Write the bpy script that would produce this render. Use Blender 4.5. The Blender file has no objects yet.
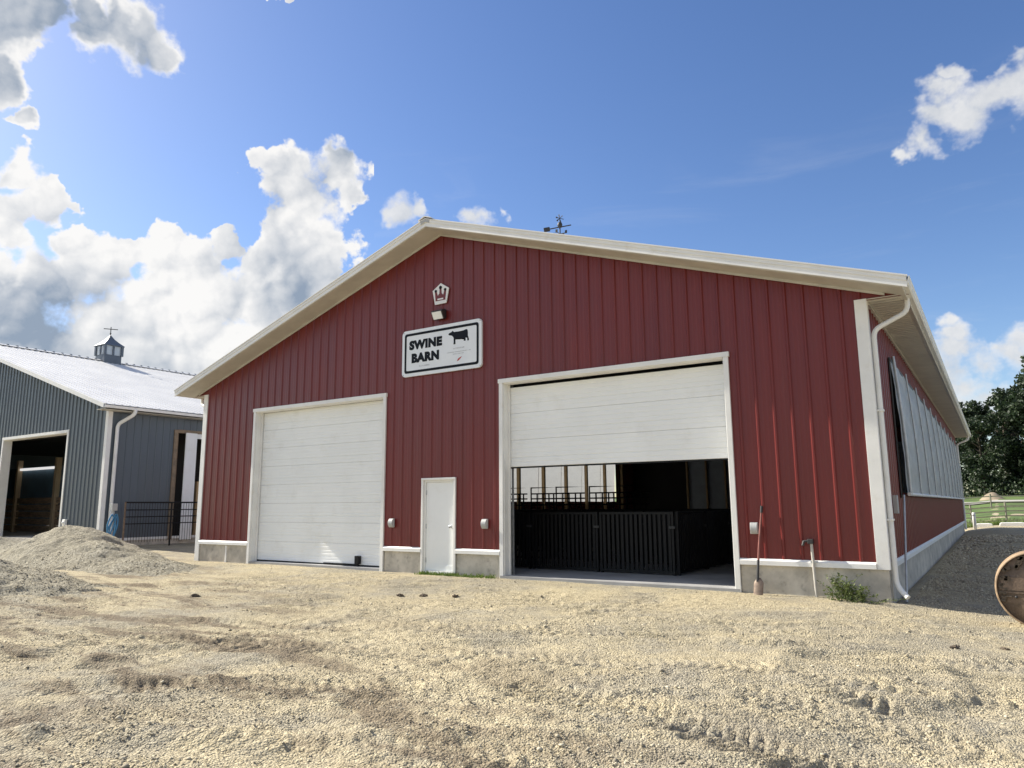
import bpy, bmesh, math, random
import numpy as np
from mathutils import Vector, Matrix
random.seed(11)
sc = bpy.context.scene
COL = sc.collection
R = math.radians

# ---------------------------------------------------------------- helpers
def wl(o):
    v = Vector((0, 0, 0))
    while o is not None:
        v += o.location
        o = o.parent
    return v

class MB:
    """collects simple solids (world coordinates) that become ONE mesh object"""
    def __init__(self):
        self.v = []; self.f = []; self.sm = []
    def add(self, vs, fs, smooth=False):
        n = len(self.v)
        self.v += [tuple(p) for p in vs]
        self.f += [tuple(i + n for i in f) for f in fs]
        self.sm += [smooth] * len(fs)
        return self
    def box(self, x0, x1, y0, y1, z0, z1):
        vs = [(x0,y0,z0),(x1,y0,z0),(x1,y1,z0),(x0,y1,z0),(x0,y0,z1),(x1,y0,z1),(x1,y1,z1),(x0,y1,z1)]
        return self.add(vs, [(0,3,2,1),(4,5,6,7),(0,1,5,4),(1,2,6,5),(2,3,7,6),(3,0,4,7)])
    def rbox(self, c, sx, sy, sz, rot=None):
        vs = []
        for k in range(8):
            p = Vector(((-1,1)[k & 1]*sx/2, (-1,1)[(k>>1)&1]*sy/2, (-1,1)[(k>>2)&1]*sz/2))
            if rot is not None: p = rot @ p
            vs.append(p + Vector(c))
        return self.add(vs, [(0,2,3,1),(4,5,7,6),(0,1,5,4),(1,3,7,5),(3,2,6,7),(2,0,4,6)])
    def prism(self, poly, axis, a, b):
        """poly in the two other axes (x,z for axis y; y,z for axis x; x,y for axis z)"""
        n = len(poly)
        def P(p, t):
            return {'y': (p[0], t, p[1]), 'x': (t, p[0], p[1]), 'z': (p[0], p[1], t)}[axis]
        vs = [P(p, a) for p in poly] + [P(p, b) for p in poly]
        fs = [tuple(range(n)), tuple(range(2*n-1, n-1, -1))]
        fs += [(i, i+n, (i+1) % n + n, (i+1) % n) for i in range(n)]
        return self.add(vs, fs)
    def quad(self, a, b, c, d):
        return self.add([a, b, c, d], [(0, 1, 2, 3)])
    def tube(self, pts, r, n=10, caps=True, smooth=True):
        pts = [Vector(p) for p in pts]
        rs = r if isinstance(r, (list, tuple)) else [r]*len(pts)
        vs = []; fs = []
        ref = None
        for i, p in enumerate(pts):
            if i == 0: t = pts[1]-pts[0]
            elif i == len(pts)-1: t = pts[-1]-pts[-2]
            else: t = (pts[i+1]-p).normalized() + (p-pts[i-1]).normalized()
            t.normalize()
            if ref is None:
                ref = Vector((0,0,1)) if abs(t.z) < .9 else Vector((1,0,0))
            u = t.cross(ref).normalized(); w = u.cross(t).normalized(); ref = w
            for k in range(n):
                a = 2*math.pi*k/n
                vs.append(p + (u*math.cos(a) + w*math.sin(a))*rs[i])
        for i in range(len(pts)-1):
            for k in range(n):
                fs.append((i*n+k, i*n+(k+1) % n, (i+1)*n+(k+1) % n, (i+1)*n+k))
        self.add(vs, fs, smooth)
        if caps:
            m = len(pts)-1
            self.add(vs[:n], [tuple(range(n-1, -1, -1))]); self.add(vs[m*n:], [tuple(range(n))])
        return self
    def lathe(self, c, prof, n=24, axis='z', smooth=True):
        vs = []; fs = []
        for (r, h) in prof:
            for k in range(n):
                a = 2*math.pi*k/n
                x, y = r*math.cos(a), r*math.sin(a)
                p = {'z': (x, y, h), 'y': (x, h, y), 'x': (h, x, y)}[axis]
                vs.append((c[0]+p[0], c[1]+p[1], c[2]+p[2]))
        for i in range(len(prof)-1):
            for k in range(n):
                fs.append((i*n+k, i*n+(k+1) % n, (i+1)*n+(k+1) % n, (i+1)*n+k))
        self.add(vs, fs, smooth)
        return self
    def build(self, name, mat, parent=None, bevel=0.0, fix=True):
        o = wl(parent) if parent is not None else Vector((0,0,0))
        me = bpy.data.meshes.new(name)
        me.from_pydata([(p[0]-o.x, p[1]-o.y, p[2]-o.z) for p in self.v], [], self.f)
        me.polygons.foreach_set('use_smooth', self.sm)
        if fix:
            bm = bmesh.new(); bm.from_mesh(me)
            bmesh.ops.recalc_face_normals(bm, faces=bm.faces)
            bm.to_mesh(me); bm.free()
        me.materials.append(mat)
        ob = bpy.data.objects.new(name, me)
        COL.objects.link(ob)
        if parent is not None: ob.parent = parent
        if bevel > 0:
            md = ob.modifiers.new('bevel', 'BEVEL'); md.width = bevel; md.segments = 2; md.limit_method = 'ANGLE'
            md.angle_limit = R(40)
        return ob

def build_split(mb, name, mat, parent, bevel=0.0, fix=True):
    """one object per connected piece of the collected mesh"""
    par = list(range(len(mb.v)))
    def find(a):
        while par[a] != a: par[a] = par[par[a]]; a = par[a]
        return a
    for f in mb.f:
        for i in f[1:]: par[find(i)] = find(f[0])
    g = {}
    for f, s in zip(mb.f, mb.sm): g.setdefault(find(f[0]), []).append((f, s))
    out = []
    for fs in g.values():
        ids = sorted({i for f, _ in fs for i in f}); mp = {i: k for k, i in enumerate(ids)}
        m = MB(); m.v = [mb.v[i] for i in ids]; m.f = [tuple(mp[i] for i in f) for f, _ in fs]; m.sm = [s for _, s in fs]
        out.append(m.build(name, mat, parent, bevel, fix))
    return out

def tag(o, label=None, cat=None, group=None, kind=None):
    if label: o['label'] = label
    if cat: o['category'] = cat
    if group: o['group'] = group
    if kind: o['kind'] = kind
    return o

def thing(name, label, cat, loc=(0,0,0), group=None):
    o = bpy.data.objects.new(name, None); COL.objects.link(o)
    o.location = loc; o.empty_display_size = .2
    return tag(o, label, cat, group)

def dup(root, loc=None, rotz=None, scale=None, label=None, group=None):
    r = root.copy(); COL.objects.link(r)
    if loc is not None: r.location = loc
    if rotz is not None: r.rotation_euler = (0, 0, rotz)
    if scale is not None: r.scale = scale
    if label: r['label'] = label
    if group: r['group'] = group
    for ch in list(root.children):
        c = ch.copy(); COL.objects.link(c); c.parent = r
        for g in list(ch.children):
            d = g.copy(); COL.objects.link(d); d.parent = c
    return r

# ---------------------------------------------------------------- materials
class NT:
    def __init__(self, tree): self.t = tree
    def n(self, typ, **kw):
        nd = self.t.nodes.new(typ)
        for k, v in kw.items():
            if k == 'ins':
                for kk, vv in v.items():
                    if isinstance(vv, bpy.types.NodeSocket): self.t.links.new(vv, nd.inputs[kk])
                    else: nd.inputs[kk].default_value = vv
            else: setattr(nd, k, v)
        return nd
    def math(self, op, a, b=None, c=None, clamp=False):
        nd = self.t.nodes.new('ShaderNodeMath'); nd.operation = op; nd.use_clamp = clamp
        for i, x in enumerate((a, b, c)):
            if x is None: continue
            if isinstance(x, bpy.types.NodeSocket): self.t.links.new(x, nd.inputs[i])
            else: nd.inputs[i].default_value = x
        return nd.outputs[0]
    def vmath(self, op, a, b=None, s=None):
        nd = self.t.nodes.new('ShaderNodeVectorMath'); nd.operation = op
        for i, x in enumerate((a, b)):
            if x is None: continue
            if isinstance(x, bpy.types.NodeSocket): self.t.links.new(x, nd.inputs[i])
            else: nd.inputs[i].default_value = x
        if s is not None:
            if isinstance(s, bpy.types.NodeSocket): self.t.links.new(s, nd.inputs[3])
            else: nd.inputs[3].default_value = s
        return nd.outputs[1] if op in ('DISTANCE', 'LENGTH', 'DOT_PRODUCT') else nd.outputs[0]
    def mix(self, fac, a, b):
        nd = self.t.nodes.new('ShaderNodeMix'); nd.data_type = 'RGBA'
        for i, x in ((0, fac), (6, a), (7, b)):
            if isinstance(x, bpy.types.NodeSocket): self.t.links.new(x, nd.inputs[i])
            elif i == 0: nd.inputs[0].default_value = x
            else: nd.inputs[i].default_value = (*x, 1) if len(x) == 3 else x
        return nd.outputs[2]
    def ramp(self, x, a, b, lo=0.0, hi=1.0, smooth=True):
        nd = self.t.nodes.new('ShaderNodeMapRange'); nd.clamp = True
        nd.interpolation_type = 'SMOOTHSTEP' if smooth else 'LINEAR'
        self.t.links.new(x, nd.inputs[0])
        for i, v in enumerate((a, b, lo, hi)): nd.inputs[i+1].default_value = v
        return nd.outputs[0]
    def noise(self, vec, scale, detail=3, rough=.55, dist=0.0):
        nd = self.n('ShaderNodeTexNoise'); nd.inputs['Scale'].default_value = scale
        nd.inputs['Detail'].default_value = detail; nd.inputs['Roughness'].default_value = rough
        nd.inputs['Distortion'].default_value = dist
        if vec is not None: self.t.links.new(vec, nd.inputs['Vector'])
        return nd.outputs[0]
    def link(self, a, b): self.t.links.new(a, b)

def newmat(name):
    m = bpy.data.materials.new(name); m.use_nodes = True
    t = NT(m.node_tree); b = m.node_tree.nodes['Principled BSDF']
    return m, t, b

def mk(name, col, rough=.6, var=.12, scale=4.0, metal=0.0, bump=0.0, bscale=60.0, dirt=None, dscale=(1,1,1), spec=.5, sheets=False):
    """painted / raw surface: colour breaks up with two noises, small bump, optional dirt colour"""
    m, t, b = newmat(name)
    tc = t.n('ShaderNodeTexCoord').outputs['Object']
    mp = t.n('ShaderNodeMapping', ins={'Vector': tc, 'Scale': dscale}).outputs[0]
    n1 = t.noise(mp, scale, 5, .6)
    f = t.ramp(n1, .3, .7)
    lo = tuple(c*(1-var) for c in col); hi = tuple(min(1, c*(1+var)) for c in col)
    c = t.mix(f, lo, hi)
    if sheets:
        sx = t.n('ShaderNodeSeparateXYZ'); t.link(tc, sx.inputs[0])
        wn = t.n('ShaderNodeTexWhiteNoise', noise_dimensions='1D'); t.link(t.math('FLOOR', t.math('MULTIPLY_ADD', sx.outputs[0], 1/.9165, .12)), wn.inputs['W'])
        c = t.mix(t.math('MULTIPLY', wn.outputs[0], .16), c, tuple(k*.55 for k in col))
    if dirt:
        n2 = t.noise(mp, scale*2.7, 6, .65)
        c = t.mix(t.ramp(n2, .52, .75, 0, dirt[3]), c, dirt[:3])
    t.link(c, b.inputs['Base Color'])
    t.link(t.ramp(n1, .2, .8, rough*.85, min(1, rough*1.15)), b.inputs['Roughness'])
    b.inputs['Metallic'].default_value = metal
    b.inputs['Specular IOR Level'].default_value = spec
    if bump:
        nb = t.noise(tc, bscale, 4, .6)
        bp = t.n('ShaderNodeBump', ins={'Height': nb, 'Strength': bump, 'Distance': .01})
        t.link(bp.outputs[0], b.inputs['Normal'])
    return m

M = {}
M['red'] = mk('red painted steel', (.150, .0155, .0135), .40, .08, .8, bump=.14, bscale=2.2, spec=.5, sheets=True, dirt=(.13,.07,.055,.12), dscale=(2.2,2.2,.35))
M['white'] = mk('white trim paint', (.78, .78, .76), .5, .05, 1.5, dirt=(.55,.51,.42,.25))
M['door'] = mk('white steel door', (.84, .855, .85), .5, .03, .7, dirt=(.62,.60,.54,.25))
M['soffit'] = mk('pale soffit', (.53, .51, .46), .6, .08, 2)
M['conc'] = mk('concrete', (.50, .465, .40), .9, .22, 2.2, bump=.4, bscale=45, dirt=(.20,.18,.15,.6))
M['slab'] = mk('concrete floor', (.33, .33, .33), .8, .15, 1.2, bump=.2)
M['roof'] = mk('white roof steel', (.66, .66, .66), .5, .04, .6, spec=.3)
M['blue'] = mk('slate blue steel', (.078, .100, .124), .42, .08, .7, dscale=(2,2,.4))
M['blued'] = mk('slate grey cupola steel', (.10, .12, .15), .5, .1, 2)
M['wood'] = mk('pine post', (.42, .29, .15), .8, .25, 5, dscale=(6,6,.6), bump=.2)
M['woodg'] = mk('aged pine frame', (.23, .175, .12), .85, .2, 5)
M['woodl'] = mk('lightened pine post', (.66, .50, .32), .8, .15, 5, dscale=(6,6,.6))  # paler copy of the pine; doorway brightness is put into the colour
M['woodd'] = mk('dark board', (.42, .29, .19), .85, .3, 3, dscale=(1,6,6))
M['black'] = mk('black powder coat', (.006, .006, .007), .55, .2, 6, spec=.3)
M['iron'] = mk('dark iron', (.03, .03, .032), .55, .2, 6)
M['galv'] = mk('galvanised metal', (.42, .44, .46), .42, .15, 8, metal=.6)
M['grey'] = mk('grey plastic', (.40, .41, .41), .5, .06, 6)
M['darkplas'] = mk('dark bronze housing', (.03, .025, .025), .5, .1, 6)
M['sign'] = mk('sign white', (.76, .79, .82), .35, .03, 1)
M['ink'] = mk('sign black', (.008, .011, .016), .7, .1, 3, spec=.2)
M['inkgrey'] = mk('sign grey print', (.42, .44, .46), .4, .08, 20)
M['inkred'] = mk('sign red print', (.40, .05, .05), .4, .1, 3)
M['rust'] = mk('rusty steel', (.165, .118, .085), .8, .35, 7, bump=.5, bscale=40, dirt=(.28,.215,.15,.6))
M['rustl'] = mk('worn steel rim', (.34, .24, .15), .6, .25, 9, bump=.3, bscale=50)
M['handle'] = mk('red shovel handle', (.24, .085, .07), .5, .25, 8, dscale=(3,3,.7))
M['blade'] = mk('worn shovel blade', (.24, .18, .14), .55, .25, 12, metal=.2)
M['pvc'] = mk('weathered grey pipe', (.46, .44, .40), .6, .12, 6)
M['bhose'] = mk('blue hose', (.05, .22, .42), .4, .1, 6)
M['bark'] = mk('bark', (.07, .055, .04), .95, .3, 6, bump=.6, bscale=30)
M['void'] = mk('dark void lining', (.02, .018, .016), .9, .2, 2)
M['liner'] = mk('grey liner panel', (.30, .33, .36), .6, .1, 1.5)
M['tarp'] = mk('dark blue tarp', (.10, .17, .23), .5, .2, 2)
M['fence'] = mk('weathered fence board', (.26, .25, .19), .8, .2, 4)
M['clod'] = mk('dried mud', (.11, .085, .06), .95, .3, 12, bump=.6, bscale=60)

def leafmat(name, a, b2, tr=.25):
    m, t, b = newmat(name)
    g = t.n('ShaderNodeNewGeometry')
    c = t.mix(g.outputs['Random Per Island'], a, b2)
    t.link(c, b.inputs['Base Color']); b.inputs['Roughness'].default_value = .6
    tl = t.n('ShaderNodeBsdfTranslucent'); t.link(c, tl.inputs[0])
    mx = t.n('ShaderNodeMixShader'); mx.inputs[0].default_value = tr
    t.link(b.outputs[0], mx.inputs[1]); t.link(tl.outputs[0], mx.inputs[2])
    t.link(mx.outputs[0], m.node_tree.nodes['Material Output'].inputs[0])
    return m
M['leaf'] = leafmat('tree foliage', (.012, .024, .013), (.046, .076, .030))
M['weed'] = leafmat('weed leaves', (.06, .10, .025), (.16, .19, .06), .3)
M['grass'] = leafmat('grass blades', (.08, .15, .03), (.20, .26, .06), .3)

def curtain_mat():
    m, t, b = newmat('curtain fabric')
    tc = t.n('ShaderNodeTexCoord').outputs['Object']
    mp = t.n('ShaderNodeMapping', ins={'Vector': tc, 'Scale': (1, .6, 1.6)}).outputs[0]
    n = t.noise(mp, 1.6, 5, .6, .8)
    c = t.mix(t.ramp(n, .3, .7), (.46,.485,.51), (.62,.64,.66))
    t.link(c, b.inputs['Base Color']); b.inputs['Roughness'].default_value = .42
    bp = t.n('ShaderNodeBump', ins={'Height': n, 'Strength': .55, 'Distance': .12}); t.link(bp.outputs[0], b.inputs['Normal'])
    tl = t.n('ShaderNodeBsdfTranslucent'); tl.inputs[0].default_value = (.66,.69,.72,1)
    mx = t.n('ShaderNodeMixShader'); mx.inputs[0].default_value = .26
    t.link(b.outputs[0], mx.inputs[1]); t.link(tl.outputs[0], mx.inputs[2])
    t.link(mx.outputs[0], m.node_tree.nodes['Material Output'].inputs[0])
    return m
M['curtain'] = curtain_mat()

def slotmat():
    m, t, b = newmat('glowing daylight slot')
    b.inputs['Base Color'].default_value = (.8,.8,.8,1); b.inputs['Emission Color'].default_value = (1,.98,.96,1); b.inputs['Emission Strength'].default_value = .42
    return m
M['tube'] = slotmat()  # emission stands in for daylight through a gap, not a lamp
def glassmat():
    m, t, b = newmat('lamp lens')
    b.inputs['Base Color'].default_value = (.80,.83,.84,1); b.inputs['Roughness'].default_value = .12
    b.inputs['Coat Weight'].default_value = .6
    return m
M['lens'] = glassmat()
def winmat():
    m, t, b = newmat('cupola pane')
    b.inputs['Base Color'].default_value = (.75,.80,.85,1); b.inputs['Roughness'].default_value = .25
    tl = t.n('ShaderNodeBsdfTranslucent'); tl.inputs[0].default_value = (.9,.93,.95,1)
    mx = t.n('ShaderNodeMixShader'); mx.inputs[0].default_value = .55
    t.link(b.outputs[0], mx.inputs[1]); t.link(tl.outputs[0], mx.inputs[2])
    t.link(mx.outputs[0], m.node_tree.nodes['Material Output'].inputs[0])
    return m
M['pane'] = winmat()

def gravelmat(name, pile=False):
    m, t, b = newmat(name)
    P = t.n('ShaderNodeNewGeometry').outputs['Position']
    def vor(scale, out='Color'):
        v = t.n('ShaderNodeTexVoronoi'); v.inputs['Scale'].default_value = scale
        t.link(P, v.inputs['Vector']); return v
    v1 = vor(20 if pile else 52); v2 = vor(95)
    h1 = t.n('ShaderNodeSeparateColor'); t.link(v1.outputs['Color'], h1.inputs[0])
    h2 = t.n('ShaderNodeSeparateColor'); t.link(v2.outputs['Color'], h2.inputs[0])
    cream = t.mix(h1.outputs[0], (.375,.32,.21), (.60,.525,.365))
    grey = t.mix(h1.outputs[1], (.22,.203,.168), (.42,.39,.32))
    big = t.noise(P, .33, 6, .62, .6)
    mid = t.noise(P, 1.7, 6, .68, .5)
    sm = t.math('ADD', t.math('MULTIPLY', big, .6), t.math('MULTIPLY', mid, .4))
    if pile:
        f = t.ramp(sm, .38, .62, .72, 1.0)
    else:
        f = t.ramp(sm, .45, .62, .02, .80)
    c = t.mix(f, cream, t.mix(h1.outputs[1], (.24,.228,.19), (.48,.45,.37)) if pile else grey)
    fine = t.mix(h2.outputs[0], (.75,.74,.72), (1.12,1.12,1.1))
    cc = t.n('ShaderNodeMix'); cc.data_type = 'RGBA'; cc.blend_type = 'MULTIPLY'; cc.inputs[0].default_value = 1
    t.link(c, cc.inputs[6]); t.link(fine, cc.inputs[7])
    c = cc.outputs[2]
    if not pile:
        # damp dirt showing through in streaks (wear with its own outline), mostly in the foreground lane
        xyz = t.n('ShaderNodeSeparateXYZ'); t.link(P, xyz.inputs[0])
        mp = t.n('ShaderNodeMapping', ins={'Vector': P, 'Rotation': (0,0,R(-33)), 'Scale': (.55, 1.9, 1)}).outputs[0]
        d = t.noise(mp, .9, 7, .66, .4)
        lane = t.math('ADD', t.math('MULTIPLY', xyz.outputs[0], .45), xyz.outputs[1])
        lm = t.ramp(lane, -3.2, 0.6, 1, .10)   # the lane close to the viewer is the muddiest
        df = t.math('MULTIPLY', t.ramp(d, .45, .60), lm)
        c = t.mix(t.math('MULTIPLY', df, .88), c, t.mix(h1.outputs[0], (.12,.095,.065), (.25,.20,.14)))
    t.link(c, b.inputs['Base Color']); b.inputs['Roughness'].default_value = .95
    b.inputs['Specular IOR Level'].default_value = .2
    hh = t.math('ADD', t.math('MULTIPLY', v1.outputs['Distance'], -1.0), t.math('MULTIPLY', v2.outputs['Distance'], -.5))
    hh = t.math('ADD', hh, t.math('MULTIPLY', t.noise(P, 14, 5, .7), 1.6))
    bp = t.n('ShaderNodeBump', ins={'Height': hh, 'Strength': .85, 'Distance': .045 if pile else .018})
    t.link(bp.outputs[0], b.inputs['Normal'])
    return m
M['gravel'] = gravelmat('crushed limestone')
M['pile'] = gravelmat('piled grey limestone', True)
def stonemat():
    m, t, b = newmat('loose stones')
    g = t.n('ShaderNodeNewGeometry').outputs['Random Per Island']
    c = t.mix(g, (.24,.21,.155), (.60,.535,.39))
    t.link(c, b.inputs['Base Color']); b.inputs['Roughness'].default_value = .9
    return m
M['stone'] = stonemat()
M['field'] = mk('mown pasture', (.085, .135, .03), .9, .3, .35, dirt=(.16,.17,.06,.6), bump=.6, bscale=6)
M['road'] = mk('gravel road', (.38, .36, .33), .9, .12, .5)
M['dirt'] = mk('bare dirt', (.26, .21, .15), .95, .2, .8, bump=.6, bscale=8)
# ---------------------------------------------------------------- ground
def _hash(ix, iy, s):
    n = (ix.astype(np.int64)*374761393 + iy.astype(np.int64)*668265263 + s*1442695041) & 0x7fffffff
    n = ((n ^ (n >> 13))*1274126177) & 0x7fffffff
    n = n ^ (n >> 16)
    return (n & 0xffff)/65535.0
def vn(x, y, s=0):
    ix = np.floor(x); iy = np.floor(y); fx = x-ix; fy = y-iy
    fx = fx*fx*fx*(fx*(fx*6-15)+10); fy = fy*fy*fy*(fy*(fy*6-15)+10)
    a = _hash(ix, iy, s); b = _hash(ix+1, iy, s); c = _hash(ix, iy+1, s); d = _hash(ix+1, iy+1, s)
    return (a*(1-fx)+b*fx)*(1-fy) + (c*(1-fx)+d*fx)*fy - .5
def sst(x, a, b):
    t = np.clip((x-a)/(b-a), 0, 1); return t*t*(3-2*t)
# tyre tracks: (x0,y0,x1,y1,width,lug pitch,depth)
TRACKS = [(14.2,-7.75,18.6,-8.65,.42,.105,.036), (9.75,-9.75,8.9,-8.1,.5,.13,.04),
          (10.9,-10.2,13.9,-8.2,.40,.12,.026), (16.62,-6.45,17.4,-6.75,.34,.13,.045),
          (10.6,-9.6,10.2,-3.6,.45,.17,.028), (12.6,-10.6,16.2,-9.1,.4,.12,.018),
          (11.9,-10.6,11.3,-1.2,.40,.14,.018), (13.7,-10.0,13.1,-1.0,.40,.14,.018), (8.0,-8.6,19.5,-5.2,.40,.13,.02), (8.4,-7.0,19.6,-3.6,.40,.13,.016), (16.0,-7.0,19.4,-7.5,.45,.12,.016)]
RIDGES = [(12.75,-10.75,.45,.12,.075),(13.1,-10.35,.7,.09,.04),(10.4,-9.1,.6,.16,.07),(11.9,-9.2,.8,.10,.045),(12.0,-10.0,.7,.10,.05),(14.0,-9.9,.9,.09,.04),(11.1,-8.3,.8,.09,.045),(13.2,-8.9,.8,.08,.035),(8.6,-6.8,.9,.12,.05),(15.2,-9.0,.7,.08,.03),(17.0,-3.0,.6,.1,.02)]
def height(x, y):
    h = np.full(np.broadcast(x, y).shape, -.065)
    right = sst(x, 15.8, 18.2)
    h = h - .12*right*(1-sst(y, 2, 22)) + .22*right*sst(y, 4, 32)
    h = h + .10*sst(-x, 4, 10)*sst(y, -3, 1)
    rise = np.maximum(0, y-44)
    h = h + .04*rise*(1-.5*sst(y, 90, 200))*sst(y, 40, 60)*(1-sst(y, 130, 400))
    near = np.exp(-((x-11)**2/500. + (y+6)**2/300.))
    wall = 1-.75*sst(y, -1.6, -.2)
    un = .10*vn(x/3.1, y/2.3, 1) + .05*vn(x/1.05+5, y/.8, 2) + .022*vn(x/.42, y/.42, 3) + .015*vn(x/.19, y/.19, 4)
    un = un + (.014*vn(x/.09, y/.09, 5) + .012*vn(x/.05, y/.05, 6))*(.5+1.4*sst(vn(x/1.7, y/1.2, 9), -.15, .2))
    # raked and scraped streaks along the driving direction
    c, s = math.cos(R(33)), math.sin(R(33))
    a = x*c + y*s; b = -x*s + y*c
    un = un + .085*vn(a/1.9, b/.20, 7)*sst(vn(x/2.2, y/2.2, 8), -.12, .25) + .05*vn(a/.8+4, b/.10, 10)*sst(vn(x/1.6+9, y/1.6, 14), -.05, .25)
    h = h + un*near*wall
    for (cx, cy, L, W, H) in RIDGES:
        da = (x-cx)*c + (y-cy)*s; db = -(x-cx)*s + (y-cy)*c + .10*vn(x/.5, y/.5, 17)
        h = h + H*np.exp(-(da/L)**2-(db/W)**2)*(1+.8*vn(x/.16, y/.16, 18))
    # shoved-up round patch in front of the corner
    r = np.hypot((x-16.9)/.75, (y+5.6)/.95)
    h = h + .045*np.exp(-((r-1)/.18)**2) + .03*np.exp(-(r/.8)**2)
    for (x0, y0, x1, y1, w, p, dep) in TRACKS:
        L = math.hypot(x1-x0, y1-y0); ux, uy = (x1-x0)/L, (y1-y0)/L
        s_ = (x-x0)*ux + (y-y0)*uy; d_ = -(x-x0)*uy + (y-y0)*ux
        d_ = d_ + .06*vn(s_/.8, s_*0+3.3, 11)*2
        m = sst(s_, 0, .25)*(1-sst(s_, L-.25, L))*(1-sst(np.abs(d_), w/2, w/2+.10))
        m = m*(.55+.9*np.clip(vn(x/.5, y/.5, 12)+.4, 0, 1))
        lug = np.sin((s_ + .45*np.abs(d_))*2*math.pi/p)
        edge = np.exp(-((np.abs(d_)-w/2-.07)/.06)**2)*sst(s_, 0, .25)*(1-sst(s_, L-.25, L))
        h = h + m*(-.45*dep + .5*dep*np.clip(lug*1.6, -1, 1)) + .35*dep*edge
    # keep the soil below the floors of both barns
    ins = sst(x, -2.3, -1.9)*(1-sst(x, 16.3, 16.7))*sst(y, .02, .18)*(1-sst(y, 31.6, 32))
    h = h*(1-ins) + ins*(-.25)
    return h
def axis_(lo, hi, fine, out):
    a = list(np.arange(lo, hi, fine)); s = fine; p = a[-1]
    while p < out: s *= 1.13; p += s; a.append(p)
    s = fine; q = a[0]; pre = []
    while q > -out: s *= 1.13; q -= s; pre.append(q)
    return np.array(pre[::-1] + a)
def sheet(name, xs, ys, hf, mat, mask=None):
    X, Y = np.meshgrid(xs, ys); Z = hf(X, Y)
    nx, ny = len(xs), len(ys)
    co = np.stack([X, Y, Z], -1).reshape(-1, 3).astype(np.float32)
    i = np.arange(nx*ny).reshape(ny, nx)
    q = np.stack([i[:-1,:-1], i[:-1,1:], i[1:,1:], i[1:,:-1]], -1)
    if mask is not None: q = q[mask(X, Y)[:-1,:-1]]
    q = q.reshape(-1, 4)
    me = bpy.data.meshes.new(name)
    me.vertices.add(len(co)); me.vertices.foreach_set('co', co.ravel())
    me.loops.add(q.size); me.loops.foreach_set('vertex_index', q.ravel().astype(np.int32))
    me.polygons.add(len(q)); me.polygons.foreach_set('loop_start', np.arange(0, q.size, 4, dtype=np.int32))
    me.polygons.foreach_set('use_smooth', np.ones(len(q), dtype=bool))
    me.update(calc_edges=True); me.validate()
    me.materials.append(mat)
    o = bpy.data.objects.new(name, me); COL.objects.link(o)
    return o
tag(sheet('ground', axis_(4.0, 20.2, .03, 1500), axis_(-12.0, .6, .03, 1500), height, M['gravel']), 'pale crushed limestone yard in front of the barns', None, None, 'structure')
def hfield(x, y): return height(x, y) + .02 + .05*vn(x/1.3, y/1.3, 21)
tag(sheet('grass_field', np.arange(-60, 140, .9), np.arange(41.0, 220, .9), hfield, M['field']), None, None, None, 'structure')
tag(sheet('road', np.arange(-60, 140, 2.0), np.arange(74, 79.5, .9), lambda x, y: hfield(x, y)*0 + height(x, y) + .12, M['road']), None, None, None, 'structure')
del_h = lambda x, y: float(height(np.array([x], float), np.array([y], float))[0])

# piles of gravel: own meshes that sink into the yard
def pile(name, label, lobes, box, seed, n=.06):
    def hf(x, y):
        h = np.full(x.shape, -.45)
        for (cx, cy, rx, ry, H, ang) in lobes:
            c, s = math.cos(ang), math.sin(ang)
            dx, dy = x-cx, y-cy
            r = np.sqrt(((dx*c+dy*s)/rx)**2 + ((-dx*s+dy*c)/ry)**2 + .012)
            r = r*(1+.16*vn(x/1.1+seed, y/1.1, 31)+.05*vn(x/.4, y/.4+seed, 35))
            h = np.maximum(h, (H+.10)*(1-r)-.10)
        h = h + .09*vn(x/.5, y/.5, 32+seed) + .05*vn(x/.21, y/.21, 33) + .045*vn(x/.1, y/.1, 34)
        return h
    xs = np.arange(box[0], box[1], n); ys = np.arange(box[2], box[3], n)
    o = sheet(name, xs, ys, hf, M['pile'], lambda X, Y: hf(X, Y) > height(X, Y)-.12)
    tag(o, label, 'gravel pile', 'piles of gravel in the yard')
    return hf
PA = pile('gravel_pile', 'large grey gravel pile in front of the slate blue barn', [(-5.1,-2.1,3.1,2.4,1.14,.0), (-3.1,-2.4,3.0,1.9,.68,-.1), (-1.1,-2.4,2.3,1.5,.30,-.1), (-8.4,-3.0,3.4,2.5,.72,0)], (-13,3,-7,2), 1)
PB = pile('gravel_pile', 'smaller low gravel pile nearest the camera at the left edge of the yard', [(1.3,-6.9,2.8,1.9,.60,.1), (-1.6,-6.4,3.0,2.0,.66,.2)], (-6,5.2,-10,-3.2), 5)

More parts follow.
